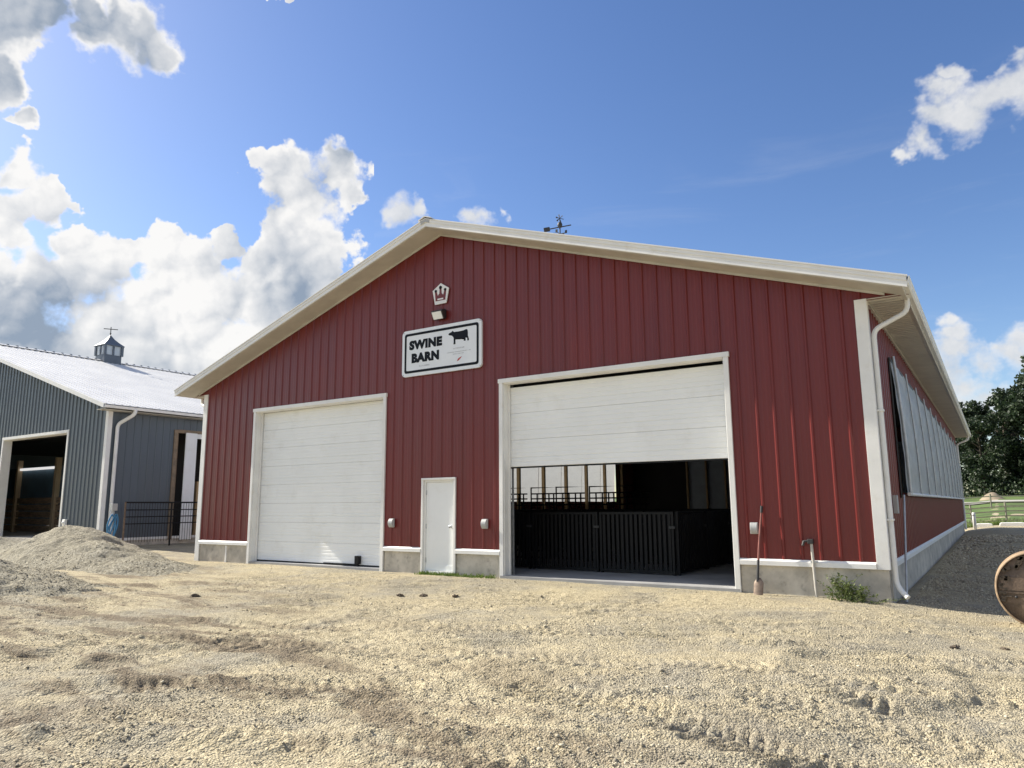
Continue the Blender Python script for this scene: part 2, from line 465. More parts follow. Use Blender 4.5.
# loose stones lying on the yard and on the piles: nobody could count them
def stones(N):
    rng = np.random.default_rng(5)
    base = np.array([(1,0,0),(-1,0,0),(0,1,0),(0,-1,0),(0,0,1),(0,0,-1)], float)
    tri = np.array([(0,2,4),(2,1,4),(1,3,4),(3,0,4),(2,0,5),(1,2,5),(3,1,5),(0,3,5)])
    d = 4.0 + 20*rng.random(N)**1.35
    a = rng.uniform(R(-70), R(12), N)
    x = 18.09 + d*np.sin(a); y = -13.37 + d*np.cos(a)
    m3 = N//9
    x[:m3] = rng.uniform(16.7, 22, m3); y[:m3] = 24*rng.random(m3)**1.6 - .2
    k = (y < -.08) | (x > 16.75); k &= ~((x > -2.2) & (x < 16.6) & (y > -.08))
    cl = vn(x/1.4, y/1.4, 41) + .6*vn(x/.4, y/.4, 42)
    k &= (rng.random(N) < .75*(np.maximum(PA(x, y), PB(x, y)) > height(x, y)+.02)) | (rng.random(N) < np.clip(.38+1.9*cl, .03, 1))
    x = x[k]; y = y[k]; n = len(x)
    h = np.maximum(height(x, y), np.maximum(PA(x, y), PB(x, y)))
    s = .0038 + .0065*rng.random(n)**2.2 + .014*(rng.random(n) > .993)
    onp = (h > height(x, y)+.02); s = np.where(onp, s*1.35+.003, s)
    s = np.where((y > .2) & (x > 16.7), s*1.5+.002*np.maximum(0, y), s)
    sc3 = np.stack([s*rng.uniform(.8,1.5,n), s*rng.uniform(.7,1.3,n), s*rng.uniform(.45,.9,n)], -1)
    th = rng.uniform(0, 6.283, n); c, sn = np.cos(th), np.sin(th)
    v = base[None]*sc3[:,None,:]*(1+rng.uniform(-.3,.3,(n,6,1)))
    v = v + rng.uniform(-.35,.35,(n,6,3))*s[:,None,None]
    vx = v[...,0]*c[:,None]-v[...,1]*sn[:,None]; vy = v[...,0]*sn[:,None]+v[...,1]*c[:,None]
    co = np.stack([vx+x[:,None], vy+y[:,None], v[...,2]+(h+s*.25)[:,None]], -1).reshape(-1,3).astype(np.float32)
    f = (tri[None]+6*np.arange(n)[:,None,None]).reshape(-1,3)
    me = bpy.data.meshes.new('loose_gravel')
    me.vertices.add(len(co)); me.vertices.foreach_set('co', co.ravel())
    me.loops.add(f.size); me.loops.foreach_set('vertex_index', f.ravel().astype(np.int32))
    me.polygons.add(len(f)); me.polygons.foreach_set('loop_start', np.arange(0, f.size, 3, dtype=np.int32))
    me.update(calc_edges=True)
    me.materials.append(M['stone'])
    o = bpy.data.objects.new('loose_gravel', me); COL.objects.link(o)
    tag(o, 'loose limestone chips scattered over the yard', 'gravel', None, 'stuff')
stones(250000)

# dark mud clods dropped on the gravel
CL = [(6.28,-5.51,.10,'flat dark clod of mud lying alone near the larger gravel pile'), (9.01,-3.27,.08,'dark mud clod, left one of the row in front of the white walk door'),
      (9.38,-3.06,.085,'dark mud clod, middle one of the row in front of the white walk door'), (9.96,-2.9,.065,'dark mud clod, right one of the row in front of the white walk door'),
      (17.53,-3.5,.07,'dark mud clod in front of the rusty drum, the left one'), (18.0,-3.1,.06,'dark mud clod in front of the rusty drum, the right one')]
for i, (x, y, r, lab) in enumerate(CL):
    bm = bmesh.new(); bmesh.ops.create_icosphere(bm, subdivisions=3, radius=1)
    rr = random.Random(i)
    off = Vector((rr.random()*9, rr.random()*9, rr.random()*9))
    from mathutils import noise as mn
    for v in bm.verts:
        k = 1 + .55*mn.noise(v.co*1.6+off) + .25*mn.noise(v.co*4+off)
        v.co = Vector((v.co.x*r*.8*k, v.co.y*r*.62*k, v.co.z*r*.42*k))
    me = bpy.data.meshes.new('mud_clod'); bm.to_mesh(me); bm.free(); me.materials.append(M['clod'])
    o = bpy.data.objects.new('mud_clod', me); COL.objects.link(o); o.location = (x, y, del_h(x, y)+.005); o.rotation_euler = (0,0,rr.random()*6)
    tag(o, lab, 'clod', 'mud clods on the gravel')
# ---------------------------------------------------------------- red barn
XL, XR, XM = -2.09, 16.522, 7.216
YB = 31.75
SL = .327
def rake(x): return 8.117 - SL*abs(x-XM)
barn = thing('red_barn', 'red steel livestock barn with white trim and two white overhead doors', 'barn', (XM, 0, 0))
OPEN = [(.40, 5.46, 4.25), (9.02, 14.08, 4.25), (6.75, 7.70, 2.10)]

def rib_points(a, b, first, pitch, h, base=.033, top=.013, minor=True):
    pts = {round(a, 4): 0.0, round(b, 4): 0.0}
    k0 = int(math.floor((a-first)/pitch))-1; k1 = int(math.ceil((b-first)/pitch))+1
    for k in range(k0, k1):
        c = first + k*pitch
        pr = [(c-base, 0), (c-top, h), (c+top, h), (c+base, 0)]
        if minor:
            for f in (.36, .64):
                m = c + f*pitch
                pr += [(m-.022, 0), (m-.008, .0022), (m+.008, .0022), (m+.022, 0)]
        for x, o in pr:
            if a < x < b: pts[round(x, 4)] = o
    return sorted(pts.items())
def siding(mb, a, b, first, pitch, h, zb, zt, openings, P, **kw):
    pts = rib_points(a, b, first, pitch, h, **kw)
    xs = dict(pts)
    def off(x):
        for (p, q) in zip(pts[:-1], pts[1:]):
            if p[0] <= x <= q[0]: return p[1] + (q[1]-p[1])*(x-p[0])/(q[0]-p[0])
        return 0
    for (o0, o1, _, _) in openings:
        for e in (o0, o1):
            if a < e < b and round(e, 4) not in xs: xs[round(e, 4)] = off(e)
    if a < XM < b and callable(zt): xs.setdefault(round(XM, 4), off(XM))
    L = sorted(xs.items())
    for (p, q) in zip(L[:-1], L[1:]):
        if q[0]-p[0] < 1e-5: continue
        m = (p[0]+q[0])/2
        seg = [(zb, None)]
        cuts = sorted([(o[2], o[3]) for o in openings if o[0] < m < o[1]])
        z = zb; iv = []
        for c0, c1 in cuts:
            if c0 > z: iv.append((z, c0))
            z = max(z, c1)
        iv.append((z, None))
        for z0, z1 in iv:
            ta = (zt(p[0]) if callable(zt) else zt) if z1 is None else z1
            tb = (zt(q[0]) if callable(zt) else zt) if z1 is None else z1
            if ta <= z0 and tb <= z0: continue
            mb.quad(P(p[0], p[1], z0), P(q[0], q[1], z0), P(q[0], q[1], tb), P(p[0], p[1], ta))
mb = MB()
siding(mb, XL, XR, 13.69, .3055, .025, .50, rake, [(o[0], o[1], -1, o[2]) for o in OPEN], lambda x, o, z: (x, -o, z))
w = mb.build('front_wall', M['red'], barn, fix=False)
tag(w, 'red ribbed steel gable wall')
CUR = (2.75, 31.0, 1.68, 4.28)
CURL = (2.75, 29.2, 1.68, 4.05)
mb = MB(); siding(mb, 0.0, YB, .25, .3055, .020, .50, 4.95, [CUR], lambda y, o, z: (XR+o, y, z))
mb.build('side_wall', M['red'], barn, fix=False)
mb = MB(); siding(mb, 0.0, YB, .25, .3055, .020, .50, 4.95, [CURL], lambda y, o, z: (XL-o, y, z))
mb.build('side_wall', M['red'], barn, fix=False)
mb = MB(); siding(mb, XL, XR, 13.69, .3055, .020, -.3, rake, [], lambda x, o, z: (x, YB+o, z))
mb.build('back_wall', M['red'], barn, fix=False)
# little red gable returns closing the boxed eaves
mb = MB()
for s in (-1, 1):
    xw = XM+s*(XR-XM); xe = XM+s*9.98
    mb.prism([(xw, 4.905), (xe, 4.905), (xw, rake(xw))], 'y', 0.0, .02)
build_split(mb, 'eave_return', M['red'], barn)

# foundation
mb = MB()
for a, b in ((XL, .337), (5.52, 6.712), (7.73, 8.956), (14.144, XR)):
    mb.box(a, b, .012, .22, -.9, .44)
mb.box(XR-.21, XR-.012, .22, YB, -.9, .44); mb.box(XL+.012, XL+.21, .22, YB, -.9, .44)
mb.box(XL+.22, XR-.22, YB-.22, YB-.02, -.9, .44)
mb.box(XR-.012, XR+.004, .30, YB, -.9, .44)
build_split(mb, 'foundation', M['conc'], barn, .006)
mb = MB(); mb.box(-.68, -.62, -.016, .012, -.3, .40)
mb.build('foundation_strip', M['white'], barn)
mb = MB(); mb.box(XL+.21, XR-.21, .02, YB-.22, -.24, 0.0)
mb.box(8.97, 14.13, -.05, .02, -.24, -.004); mb.box(.35, 5.51, -.02, .02, -.24, -.004)
mb.build('floor', M['slab'], barn)

# white trims: base trim, corner posts, rake and eave trim
mb = MB()
for a, b in ((XL+.16, .33), (5.525, 6.705), (7.735, 8.95), (14.15, XR-.17)):
    mb.prism([(-.052, .425), (-.052, .50), (-.024, .535), (.005, .535), (.005, .425)], 'x', a, b)
mb.prism([(XR+.052, .425), (XR+.052, .50), (XR+.024, .535), (XR-.005, .535), (XR-.005, .425)], 'y', .16, YB)
build_split(mb, 'base_trim', M['white'], barn)
for s in (-1, 1):
    xw = XM+s*(XR-XM)
    zb = .42 if s > 0 else -.3
    mb = MB()
    a, b = sorted((xw+s*.03, xw-s*.165))
    mb.box(a, b, -.036, -.002, zb, 4.93)
    a, b = sorted((xw+s*.004, xw+s*.03))
    mb.box(a, b, -.002, .15, zb, 4.93)
    mb.build('corner_trim', M['white'], barn, .004)
mb = MB()
mb.box(XR+.002, XR+.05, .15, YB, 4.86, 4.90); mb.box(XL-.05, XL-.002, .15, YB, 4.86, 4.90)
for s in (-1, 1):
    xe = XM+s*9.62
    p = [(XM, rake(XM)+.012), (xe, rake(xe)+.012), (xe, rake(xe)-.035), (XM, rake(XM)-.035)]
    mb.prism(p, 'y', -.045, -.021)
build_split(mb, 'soffit_trim', M['soffit'], barn)

# soffits (front rake soffit and the boxed eave soffits with small ribs)
mb = MB()
XE = 10.0   # half width to the gutter
for s in (-1, 1):
    xe = XM+s*9.93
    mb.prism([(XM, rake(XM)+.014), (xe, rake(xe)+.014), (xe, rake(xe)+.034), (XM, rake(XM)+.034)], 'y', -.58, YB+.58)
build_split(mb, 'rake_soffit', M['soffit'], barn)
for s in (-1, 1):
    mb = MB()
    a, b = sorted((XM+s*(XR-XM+.002), XM+s*9.92))
    y = -.02
    while y < YB+.5:
        mb.prism([(y, 4.912), (y+.13, 4.912), (y+.14, 4.900), (y+.16, 4.900), (y+.17, 4.912), (y+.17, 4.925), (y, 4.925)], 'x', a, b)
        y += .17
    mb.build('eave_soffit', M['soffit'], barn)
# fascia boards, gutters, roof sheets
mb = MB()
for s in (-1, 1):
    xe = XM+s*10.005
    def fz(x): return 8.150-SL*abs(x-XM)
    for ya, yb in ((-.606, -.578), (YB+.578, YB+.606)):
        mb.prism([(XM, fz(XM)), (xe, fz(xe)), (xe, fz(xe)+.165), (XM, fz(XM)+.165)], 'y', ya, yb)
    for ya, yb in ((-.622, -.606),):
        mb.prism([(XM, fz(XM)+.10), (xe, fz(xe)+.10), (xe, fz(xe)+.168), (XM, fz(XM)+.168)], 'y', ya, yb)
        mb.prism([(XM, fz(XM)-.006), (xe, fz(xe)-.006), (xe, fz(xe)+.02), (XM, fz(XM)+.02)], 'y', -.614, ya+.016)
    a, b = sorted((XM+s*9.92, XM+s*9.94)); mb.box(a, b, -.578, YB+.578, 4.895, 5.06)
build_split(mb, 'fascia', M['white'], barn)
for s in (-1, 1):
    g = [(9.942, 4.925), (10.005, 4.925), (10.03, 4.96), (10.03, 5.0), (10.05, 5.045), (10.05, 5.055), (10.035, 5.055), (10.015, 4.99), (10.0, 4.945), (9.942, 4.945)]
    mb = MB(); mb.prism([(XM+s*x, z) for x, z in g], 'y', -.60, YB+.60)
    mb.build('gutter', M['white'], barn)
mb = MB()
for s in (-1, 1):
    xe = XM+s*10.02
    def rz(x): return 8.318-SL*abs(x-XM)
    mb.prism([(XM, rz(XM)), (xe, rz(xe)), (xe, rz(xe)+.022), (XM, rz(XM)+.022)], 'y', -.64, YB+.64)
    y = -.55
    while y < YB+.6:
        mb.prism([(XM, rz(XM)+.022), (xe, rz(xe)+.022), (xe, rz(xe)+.045), (XM, rz(XM)+.045)], 'y', y-.018, y+.018)
        y += .3055
roof = mb.build('roof', M['roof'], barn)
mb = MB()
mb.prism([(XM-.20, 8.30), (XM, 8.372), (XM+.20, 8.30), (XM+.20, 8.32), (XM, 8.395), (XM-.20, 8.32)], 'y', -.66, YB+.66)
mb.build('ridge_cap', M['roof'], roof)
mb = MB(); mb.prism([(XM-.13, 8.20), (XM, 8.25), (XM+.13, 8.20), (XM+.13, 8.29), (XM, 8.335), (XM-.13, 8.29)], 'y', -.632, -.62)
mb.build('ridge_end', M['grey'], roof)
mb = MB(); mb.box(XL+.1, 1.7, YB-.06, YB-.05, 0, 4.8); mb.build('back_panel', M['void'], barn)  # near-black panel: darkness of the deep interior put into its colour
mb = MB(); mb.box(1.702, XR-.1, YB-.06, YB-.05, 0, 4.8); mb.build('back_panel', M['liner'], barn)
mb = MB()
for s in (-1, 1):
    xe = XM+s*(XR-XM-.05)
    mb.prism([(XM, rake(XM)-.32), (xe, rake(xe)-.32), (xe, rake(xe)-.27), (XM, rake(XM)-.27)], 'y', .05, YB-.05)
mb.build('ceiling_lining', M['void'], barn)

# downspouts
def spout(path, r=.045):
    mb = MB(); mb.tube(path, r, 10); return mb
def bend(p0, p1, p2, d=.1, n=4):
    p0, p1, p2 = map(Vector, (p0, p1, p2))
    a = p1 + (p0-p1).normalized()*d; c = p1 + (p2-p1).normalized()*d
    return [(a*(1-t)**2 + p1*2*t*(1-t) + c*t*t) for t in [i/n for i in range(n+1)]]
def spath(pts, d=.1):
    out = [Vector(pts[0])]
    for i in range(1, len(pts)-1): out += bend(pts[i-1], pts[i], pts[i+1], d)
    return out + [Vector(pts[-1])]
ds = spout(spath([(17.13,.34,4.95), (17.13,.34,4.70), (16.60,.13,4.40), (16.60,.13,.16), (16.76,.02,.0)], .13), .043).build('downspout', M['white'], barn)
mb = MB()
for z in (3.0, 1.2): mb.box(16.545, 16.655, .07, .19, z, z+.03)
build_split(mb, 'strap', M['white'], ds)
spout(spath([(17.13,YB-.2,4.95), (17.13,YB-.2,4.72), (16.60,YB-.3,4.50), (16.60,YB-.3,.1)], .13), .048).build('downspout', M['white'], barn)
spout(spath([(-2.72,.30,4.95), (-2.72,.30,4.72), (-2.17,.20,4.52), (-2.17,.20,.0)], .13), .048).build('downspout', M['white'], barn)

# overhead doors: casing + jambs, door leaf as ribbed sections
def casing(x0, x1, top, zb, jam_y=.20):
    mb = MB(); w_ = .095
    mb.box(x0, x0+w_, -.048, -.001, zb, top-w_); mb.box(x1-w_, x1, -.048, -.001, zb, top-w_)
    mb.box(x0-.02, x1+.02, -.060, -.001, top-w_, top)
    mb.box(x0+w_-.004, x0+w_+.018, -.001, jam_y, zb, top-w_-.004); mb.box(x1-w_-.018, x1-w_+.004, -.001, jam_y, zb, top-w_-.004)
    mb.box(x0+w_+.018, x1-w_-.018, -.03, jam_y, top-w_-.02, top-w_+.02)
    # stop moulding that shows as the lighter line on the jamb
    mb.box(x0+w_+.018, x0+w_+.055, jam_y-.045, jam_y, zb, top-w_-.02); mb.box(x1-w_-.055, x1-w_-.018, jam_y-.045, jam_y, zb, top-w_-.02)
    return mb.build('door_casing', M['white'], barn, .004)
casing(.337, 5.519, 4.30, -.12); casing(8.956, 14.144, 4.30, -.14)
def section(x0, x1, z0, h, y):
    """one ribbed section: profile in (y,z) swept along x"""
    prof = [(0.010,0.0),(0.0,.010)]
    for f in (.17, .34, .50, .67, .84):
        z = f*h
        d = .012 if f in (.34,) else .006
        prof += [(0.0, z-.014), (d, z-.006), (d, z+.006), (0.0, z+.014)]
    prof += [(0.0, h-.010), (0.010, h)]
    prof += [(.04, h), (.04, 0.0)]
    mb = MB(); mb.prism([(y+a, z0+b) for a, b in prof], 'x', x0, x1)
    return mb
YD = .215
def overhead(x0, x1, z0, ztop, n):
    h = (ztop-z0)/n
    mb = MB(); mb.box(x0, x1, YD+.006, YD+.035, z0-.03, z0+.002)
    leaf = mb.build('overhead_door', M['black'], barn)
    for k in range(n):
        section(x0, x1, z0+k*h+.0015, h-.003, YD).build('door_section', M['door'], leaf)
    return leaf
ld = overhead(.45, 5.41, .03, 4.19, 8)
mb = MB(); mb.box(4.42, 4.56, .10, .20, .06, .26); mb.box(4.475, 4.515, .13, .17, -.10, .06)
mb.build('bolt_box', M['black'], ld, .008)
mb = MB(); mb.box(3.2, 4.42, .185, .213, .02, .055); mb.build('lock_bar', M['black'], ld)
rd = overhead(9.07, 14.03, 2.33, 4.125, 3)
mb = MB(); mb.tube([(9.0,.35,4.34), (14.1,.35,4.34)], .04, 8); mb.build('torsion_bar', M['iron'], rd)
mb = MB()
for x in (9.10, 14.0):
    mb.box(x-.02, x+.02, .27, .30, 0.0, 4.4)
build_split(mb, 'door_track', M['galv'], barn)

# walk door
mb = MB()
mb.box(6.712, 6.765, -.045, -.001, -.02, 2.09); mb.box(7.68, 7.733, -.045, -.001, -.02, 2.09); mb.box(6.712, 7.733, -.050, -.001, 2.09, 2.14)
mb.box(6.765, 6.815, -.001, .10, -.02, 2.09); mb.box(7.63, 7.68, -.001, .10, -.02, 2.09); mb.box(6.815, 7.63, -.001, .10, 2.04, 2.09)
mb.box(6.815, 7.63, -.03, .10, -.05, .01)
mb.build('walk_door_frame', M['white'], barn, .004)
mb = MB(); mb.box(6.819, 7.626, .03, .075, .014, 2.036)
wd = mb.build('walk_door', M['door'], barn, .004)
mb = MB(); mb.lathe((7.565, .03, 1.02), [(.001,-.075),(.028,-.07),(.033,-.055),(.028,-.04),(.012,-.035),(.012,-.01),(.033,-.008),(.033,.002)], 18, 'y')
mb.build('door_knob', M['galv'], wd)
mb = MB()
for z in (.25, 1.02, 1.80): mb.tube([(6.822,.024,z-.055),(6.822,.024,z+.055)], .011, 8)
build_split(mb, 'hinge', M['galv'], wd)
mb = MB(); mb.box(6.819, 7.626, .018, .030, .02, .14); mb.build('kick_plate', M['door'], wd)

# side curtains with straps
def curtain(side):
    s = 1 if side > 0 else -1
    xw = XR if s > 0 else XL
    y0, y1, z0, z1 = CUR if s > 0 else CURL
    xs = []
    nz = 14; ny = int((y1-y0+.2)/.20)
    vs = []; fs = []
    for j in range(ny+1):
        y = y0-.05 + (y1-y0+.15)*j/ny
        for i in range(nz+1):
            t = i/nz
            z = z1+.06 - (z1+.06-z0+.03)*t
            off = .045 + .065*math.sin(min(1, t*1.12)*math.pi*.62) + .03*t
            k = ((y-y0) % 2.44)/2.44
            off += .022*math.sin(math.pi*k)*math.sin(math.pi*t) + .008*math.sin(7*y+4*t*math.sin(y*2.3))*t + .006*math.sin(23*t+3*math.sin(y*1.7))
            vs.append((xw+s*off, y, z))
    for j in range(ny):
        for i in range(nz):
            a = j*(nz+1)+i; fs.append((a, a+1, a+nz+2, a+nz+1))
    mb = MB(); mb.add(vs, fs, True)
    c = mb.build('side_curtain', M['curtain'], barn, fix=False)
    st = MB(); y = y0+.12
    while y < y1+.1:
        path = [(xw+s*(.055+.065*math.sin(min(1, t*1.12)*math.pi*.62)+.03*t+.03), y, z1+.12-(z1+.12-z0+.06)*t) for t in [i/10 for i in range(11)]]
        st.tube(path, .022 if y > y0+.3 else .035, 6)
        y += 2.44
    build_split(st, 'strap', M['galv'], c)
    rd_ = MB(); rd_.tube([(xw+s*.16, y0-.05, z0-.03), (xw+s*.16, y1+.1, z0-.03)], .035, 8)
    rd_.build('roll_pipe', M['white'], c)
    tr = MB(); a, b = sorted((xw+s*.022, xw+s*.05)); tr.box(a, b, y0-.1, y1+.1, z1+.0, z1+.07); a, b = sorted((xw+s*.022, xw+s*.04)); tr.box(a, b, y0-.14, y0-.03, z0-.1, z1+.07)
    tr.build('curtain_track', M['iron'] if s > 0 else M['white'], c)
curtain(1); curtain(-1)
mb = MB(); mb.tube([(16.70,2.55,1.66), (16.72,.75,.9), (16.74,.42,.02)], .016, 6); 
mb = MB(); mb.tube([(16.70,1.48,1.62), (16.71,.28,-.1)], .018, 8)
mb.build('crank_rod', M['galv'], barn)
mb = MB(); mb.box(XR+.02, XR+.10, 1.15, 1.30, 1.30, 1.62); mb.build('control_box', M['grey'], barn, .01)

# inside: posts on the left side wall and at the back
y = 17.65-7*2.44
while y < 30.0:
    if y > .5:
        mb = MB(); mb.box(XL+.03, XL+.20, y-.07, y+.07, .44, 4.9)
        mb.build('wall_post', M['wood'], barn)
        if y > 7: mb = MB(); mb.box(XR-.20, XR-.03, y-.07, y+.07, .44, 4.9); mb.build('wall_post', M['wood'], barn)
    y += 2.44
for x in (1.78, 3.01, 4.2, 6.6, 9.0, 11.4, 13.8):
    mb = MB(); mb.box(x-.05, x+.05, YB-.24, YB-.10, 0, rake(x)-.4); mb.build('wall_post', M['wood'], barn)
# ---------------------------------------------------------------- on and around the red barn
def font_mesh(txt, height, bold, sx=1.0, ext=.002, spacing=1.0):
    cu = bpy.data.curves.new('lettering', 'FONT'); cu.body = txt; cu.size = 1.0; cu.offset = bold; cu.extrude = 0
    cu.space_character = spacing; cu.resolution_u = 4
    ob = bpy.data.objects.new('lettering', cu); COL.objects.link(ob)
    dg = bpy.context.evaluated_depsgraph_get()
    me = bpy.data.meshes.new_from_object(ob.evaluated_get(dg))
    vs = [v.co.copy() for v in me.vertices]; fs = [tuple(p.vertices) for p in me.polygons]
    bpy.data.objects.remove(ob); bpy.data.curves.remove(cu); bpy.data.meshes.remove(me)
    x0 = min(v.x for v in vs); x1 = max(v.x for v in vs); y0 = min(v.y for v in vs); y1 = max(v.y for v in vs)
    return [((v.x-x0)/(x1-x0), (v.y-y0)/(y1-y0)) for v in vs], fs
def text(mb, txt, x0, x1, z0, z1, y, bold=.03, spacing=1.0):
    vs, fs = font_mesh(txt, 1, bold, spacing=spacing)
    mb.add([(x0+(x1-x0)*a, y, z0+(z1-z0)*b) for a, b in vs], fs)
def rrect(x0, x1, z0, z1, r, n=6):
    p = []
    for cx, cz, a0 in ((x1-r, z1-r, 0), (x0+r, z1-r, 90), (x0+r, z0+r, 180), (x1-r, z0+r, 270)):
        for k in range(n+1):
            a = R(a0+90*k/n); p.append((cx+r*math.cos(a), cz+r*math.sin(a)))
    return p
SY = -.075
sg = thing('barn_sign', 'white SWINE BARN sign with black border and cattle silhouette high on the red wall', 'sign', (7.24, SY, 4.63))
mb = MB(); mb.prism(rrect(6.02, 8.455, 4.63, 5.79, .10), 'y', SY, -.022); mb.build('sign_panel', M['sign'], sg)
def ring(o, i, y):
    mb = MB(); n = len(o)
    mb.add([(x, y, z) for x, z in o]+[(x, y, z) for x, z in i], [(k, (k+1) % n, (k+1) % n+n, k+n) for k in range(n)])
    return mb
ring(rrect(6.10, 8.375, 4.71, 5.71, .065), rrect(6.162, 8.313, 4.772, 5.648, .035), SY-.003).build('border', M['ink'], sg, fix=False)
mb = MB()
text(mb, 'SWINE', 6.25, 7.29, 5.285, 5.525, SY-.003, .075, 1.10)
text(mb, 'BARN', 6.33, 7.20, 4.955, 5.195, SY-.003, .075, 1.10)
mb.build('lettering', M['ink'], sg, fix=False)
cow = [(0,.78),(.03,.86),(.10,.90),(.17,.93),(.20,1.0),(.235,.99),(.25,.93),(.27,.92),(.30,.89),(.36,.90),(.50,.885),(.65,.89),(.78,.91),(.86,.955),(.91,.95),(.95,.90),(.965,.78),(.97,.62),(.965,.50),(.99,.38),(1.02,.22),(1.02,.13),(.93,.13),(.945,.22),(.93,.34),(.90,.44),(.875,.46),(.86,.36),(.86,.24),(.86,.14),(.76,.14),(.775,.24),(.78,.36),(.785,.47),(.74,.43),(.64,.405),(.54,.41),(.44,.43),(.36,.44),(.355,.30),(.355,.14),(.36,.02),(.36,0),(.25,0),(.262,.06),(.27,.18),(.262,.34),(.265,.46),(.24,.54),(.20,.62),(.16,.66),(.10,.69),(.03,.71)]
mb = MB(); mb.add([(7.48+.60*a, SY-.003, 5.265+.335*(b-.11 if .38 < b < .5 and .30 < a < .92 else b)) for a, b in cow], [tuple(range(len(cow)))])
mb.build('cattle_silhouette', M['ink'], sg, fix=False)
# print too small to read in the photograph: broken grey strokes
def strokes(x0, x1, z, h, seed):
    rr = random.Random(seed); x = x0
    while x < x1:
        w_ = rr.uniform(.008, .022)
        mb.add([(x, SY-.003, z), (min(x+w_, x1), SY-.003, z), (min(x+w_, x1), SY-.003, z+h*rr.uniform(.6, 1)), (x, SY-.003, z+h*rr.uniform(.6, 1))], [(0,1,2,3)])
        x += w_ + rr.choice((.006, .006, .006, .02))
mb = MB(); strokes(6.58, 6.72, 4.845, .04, 1); strokes(6.745, 6.91, 4.845, .04, 2); strokes(7.63, 7.96, 5.15, .036, 3)
mb.build('small_print', M['inkgrey'], sg, fix=False)
mb = MB(); strokes(7.44, 8.14, 5.07, .022, 4); strokes(7.62, 7.94, 5.02, .022, 5); mb.build('fine_print', M['inkgrey'], sg, fix=False)
mb = MB(); mb.add([(x, SY-.003, z) for x, z in ((7.74,4.845),(7.80,4.865),(7.845,4.905),(7.89,4.95),(7.83,4.935),(7.77,4.905))], [tuple(range(6))])
mb.build('red_mark', M['inkred'], sg, fix=False)
mb = MB()
for x in (6.065, 8.41):
    for z in (4.675, 5.745): mb.lathe((x, SY, z), [(.001,-.006),(.014,-.004),(.016,.002)], 10, 'y')
build_split(mb, 'screw', M['galv'], sg)
sg.location.x += .045

em = thing('wall_emblem', 'small white pentagon emblem with a three pronged crown above the wall floodlight', 'emblem', (7.25, -.03, 6.34))
pent = [(7.25,6.86),(7.505,6.70),(7.425,6.335),(7.075,6.335),(6.995,6.70)]
mb = MB(); mb.prism(pent, 'y', -.05, -.022); mb.build('plate', M['white'], em, .006)
inn = [(7.25+(x-7.25)*.72, 6.58+(z-6.58)*.72) for x, z in pent]
crown = [(7.10,6.42),(7.40,6.42),(7.425,6.66),(7.375,6.68),(7.335,6.55),(7.285,6.60),(7.275,6.73),(7.225,6.73),(7.215,6.60),(7.165,6.55),(7.125,6.68),(7.075,6.66)]
mb = MB(); mb.prism(crown, 'y', -.056, -.0505); mb.build('crown', M['red'], em)
mb = MB()
for x, z, r in ((7.25,6.745,.042),(7.395,6.675,.034),(7.105,6.675,.034)):
    mb.lathe((x, -.0565, z), [(.0005,-.008),(r,-.006),(r,.006)], 16, 'y')
build_split(mb, 'crown_tip', M['ink'], em)
mb = MB(); mb.box(7.16, 7.34, -.0585, -.0565, 6.44, 6.475); mb.build('crown_band', M['white'], em)

fl = thing('wall_floodlight', 'dark wall floodlight with white lens just above the sign', 'floodlight', (7.24, -.05, 5.96))
mb = MB(); mb.prism([(-.022, 5.98),(-.022, 6.17),(-.08, 6.18),(-.19, 6.15),(-.21, 6.11),(-.12, 5.945),(-.05, 5.94)], 'x', 7.08, 7.42); mb.build('housing', M['darkplas'], fl, .012)
mb = MB(); mb.prism([(-.210, 6.103),(-.217, 6.100),(-.128, 5.938),(-.120, 5.943)], 'x', 7.11, 7.39); mb.build('lens', M['lens'], fl)
rt = Matrix.Rotation(0, 3, 'X')
# outlet boxes
def outlet(x, z, lab, mat='grey', w_=.15, h=.21, d=.10):
    o = thing('outlet_box', lab, 'outlet box', (x, 0, z), 'weatherproof outlet boxes on the red wall')
    mb = MB(); mb.box(x-w_/2, x+w_/2, -.022-d*.55, -.020, z-h/2, z+h/2); mb.build('box', M[mat], o, .012)
    mb = MB(); n = 8
    pr = [(-.022-d*.55-.001, z-h*.46)] + [(-.022-d*.55-d*.45*math.sin(math.pi*k/n)**.7, z-h*.46+h*.92*k/n) for k in range(1, n)] + [(-.022-d*.55-.001, z+h*.46)]
    mb.prism(pr, 'x', x-w_*.44, x+w_*.44); mb.build('cover', M[mat], o, .006)
outlet(5.80, 1.09, 'grey outlet box on the red wall between the closed overhead door and the walk door')
outlet(8.57, 1.09, 'grey outlet box on the red wall between the walk door and the open overhead door')
outlet(14.44, 1.06, 'grey outlet box on the red wall behind the shovel', 'grey', .14, .20, .08)

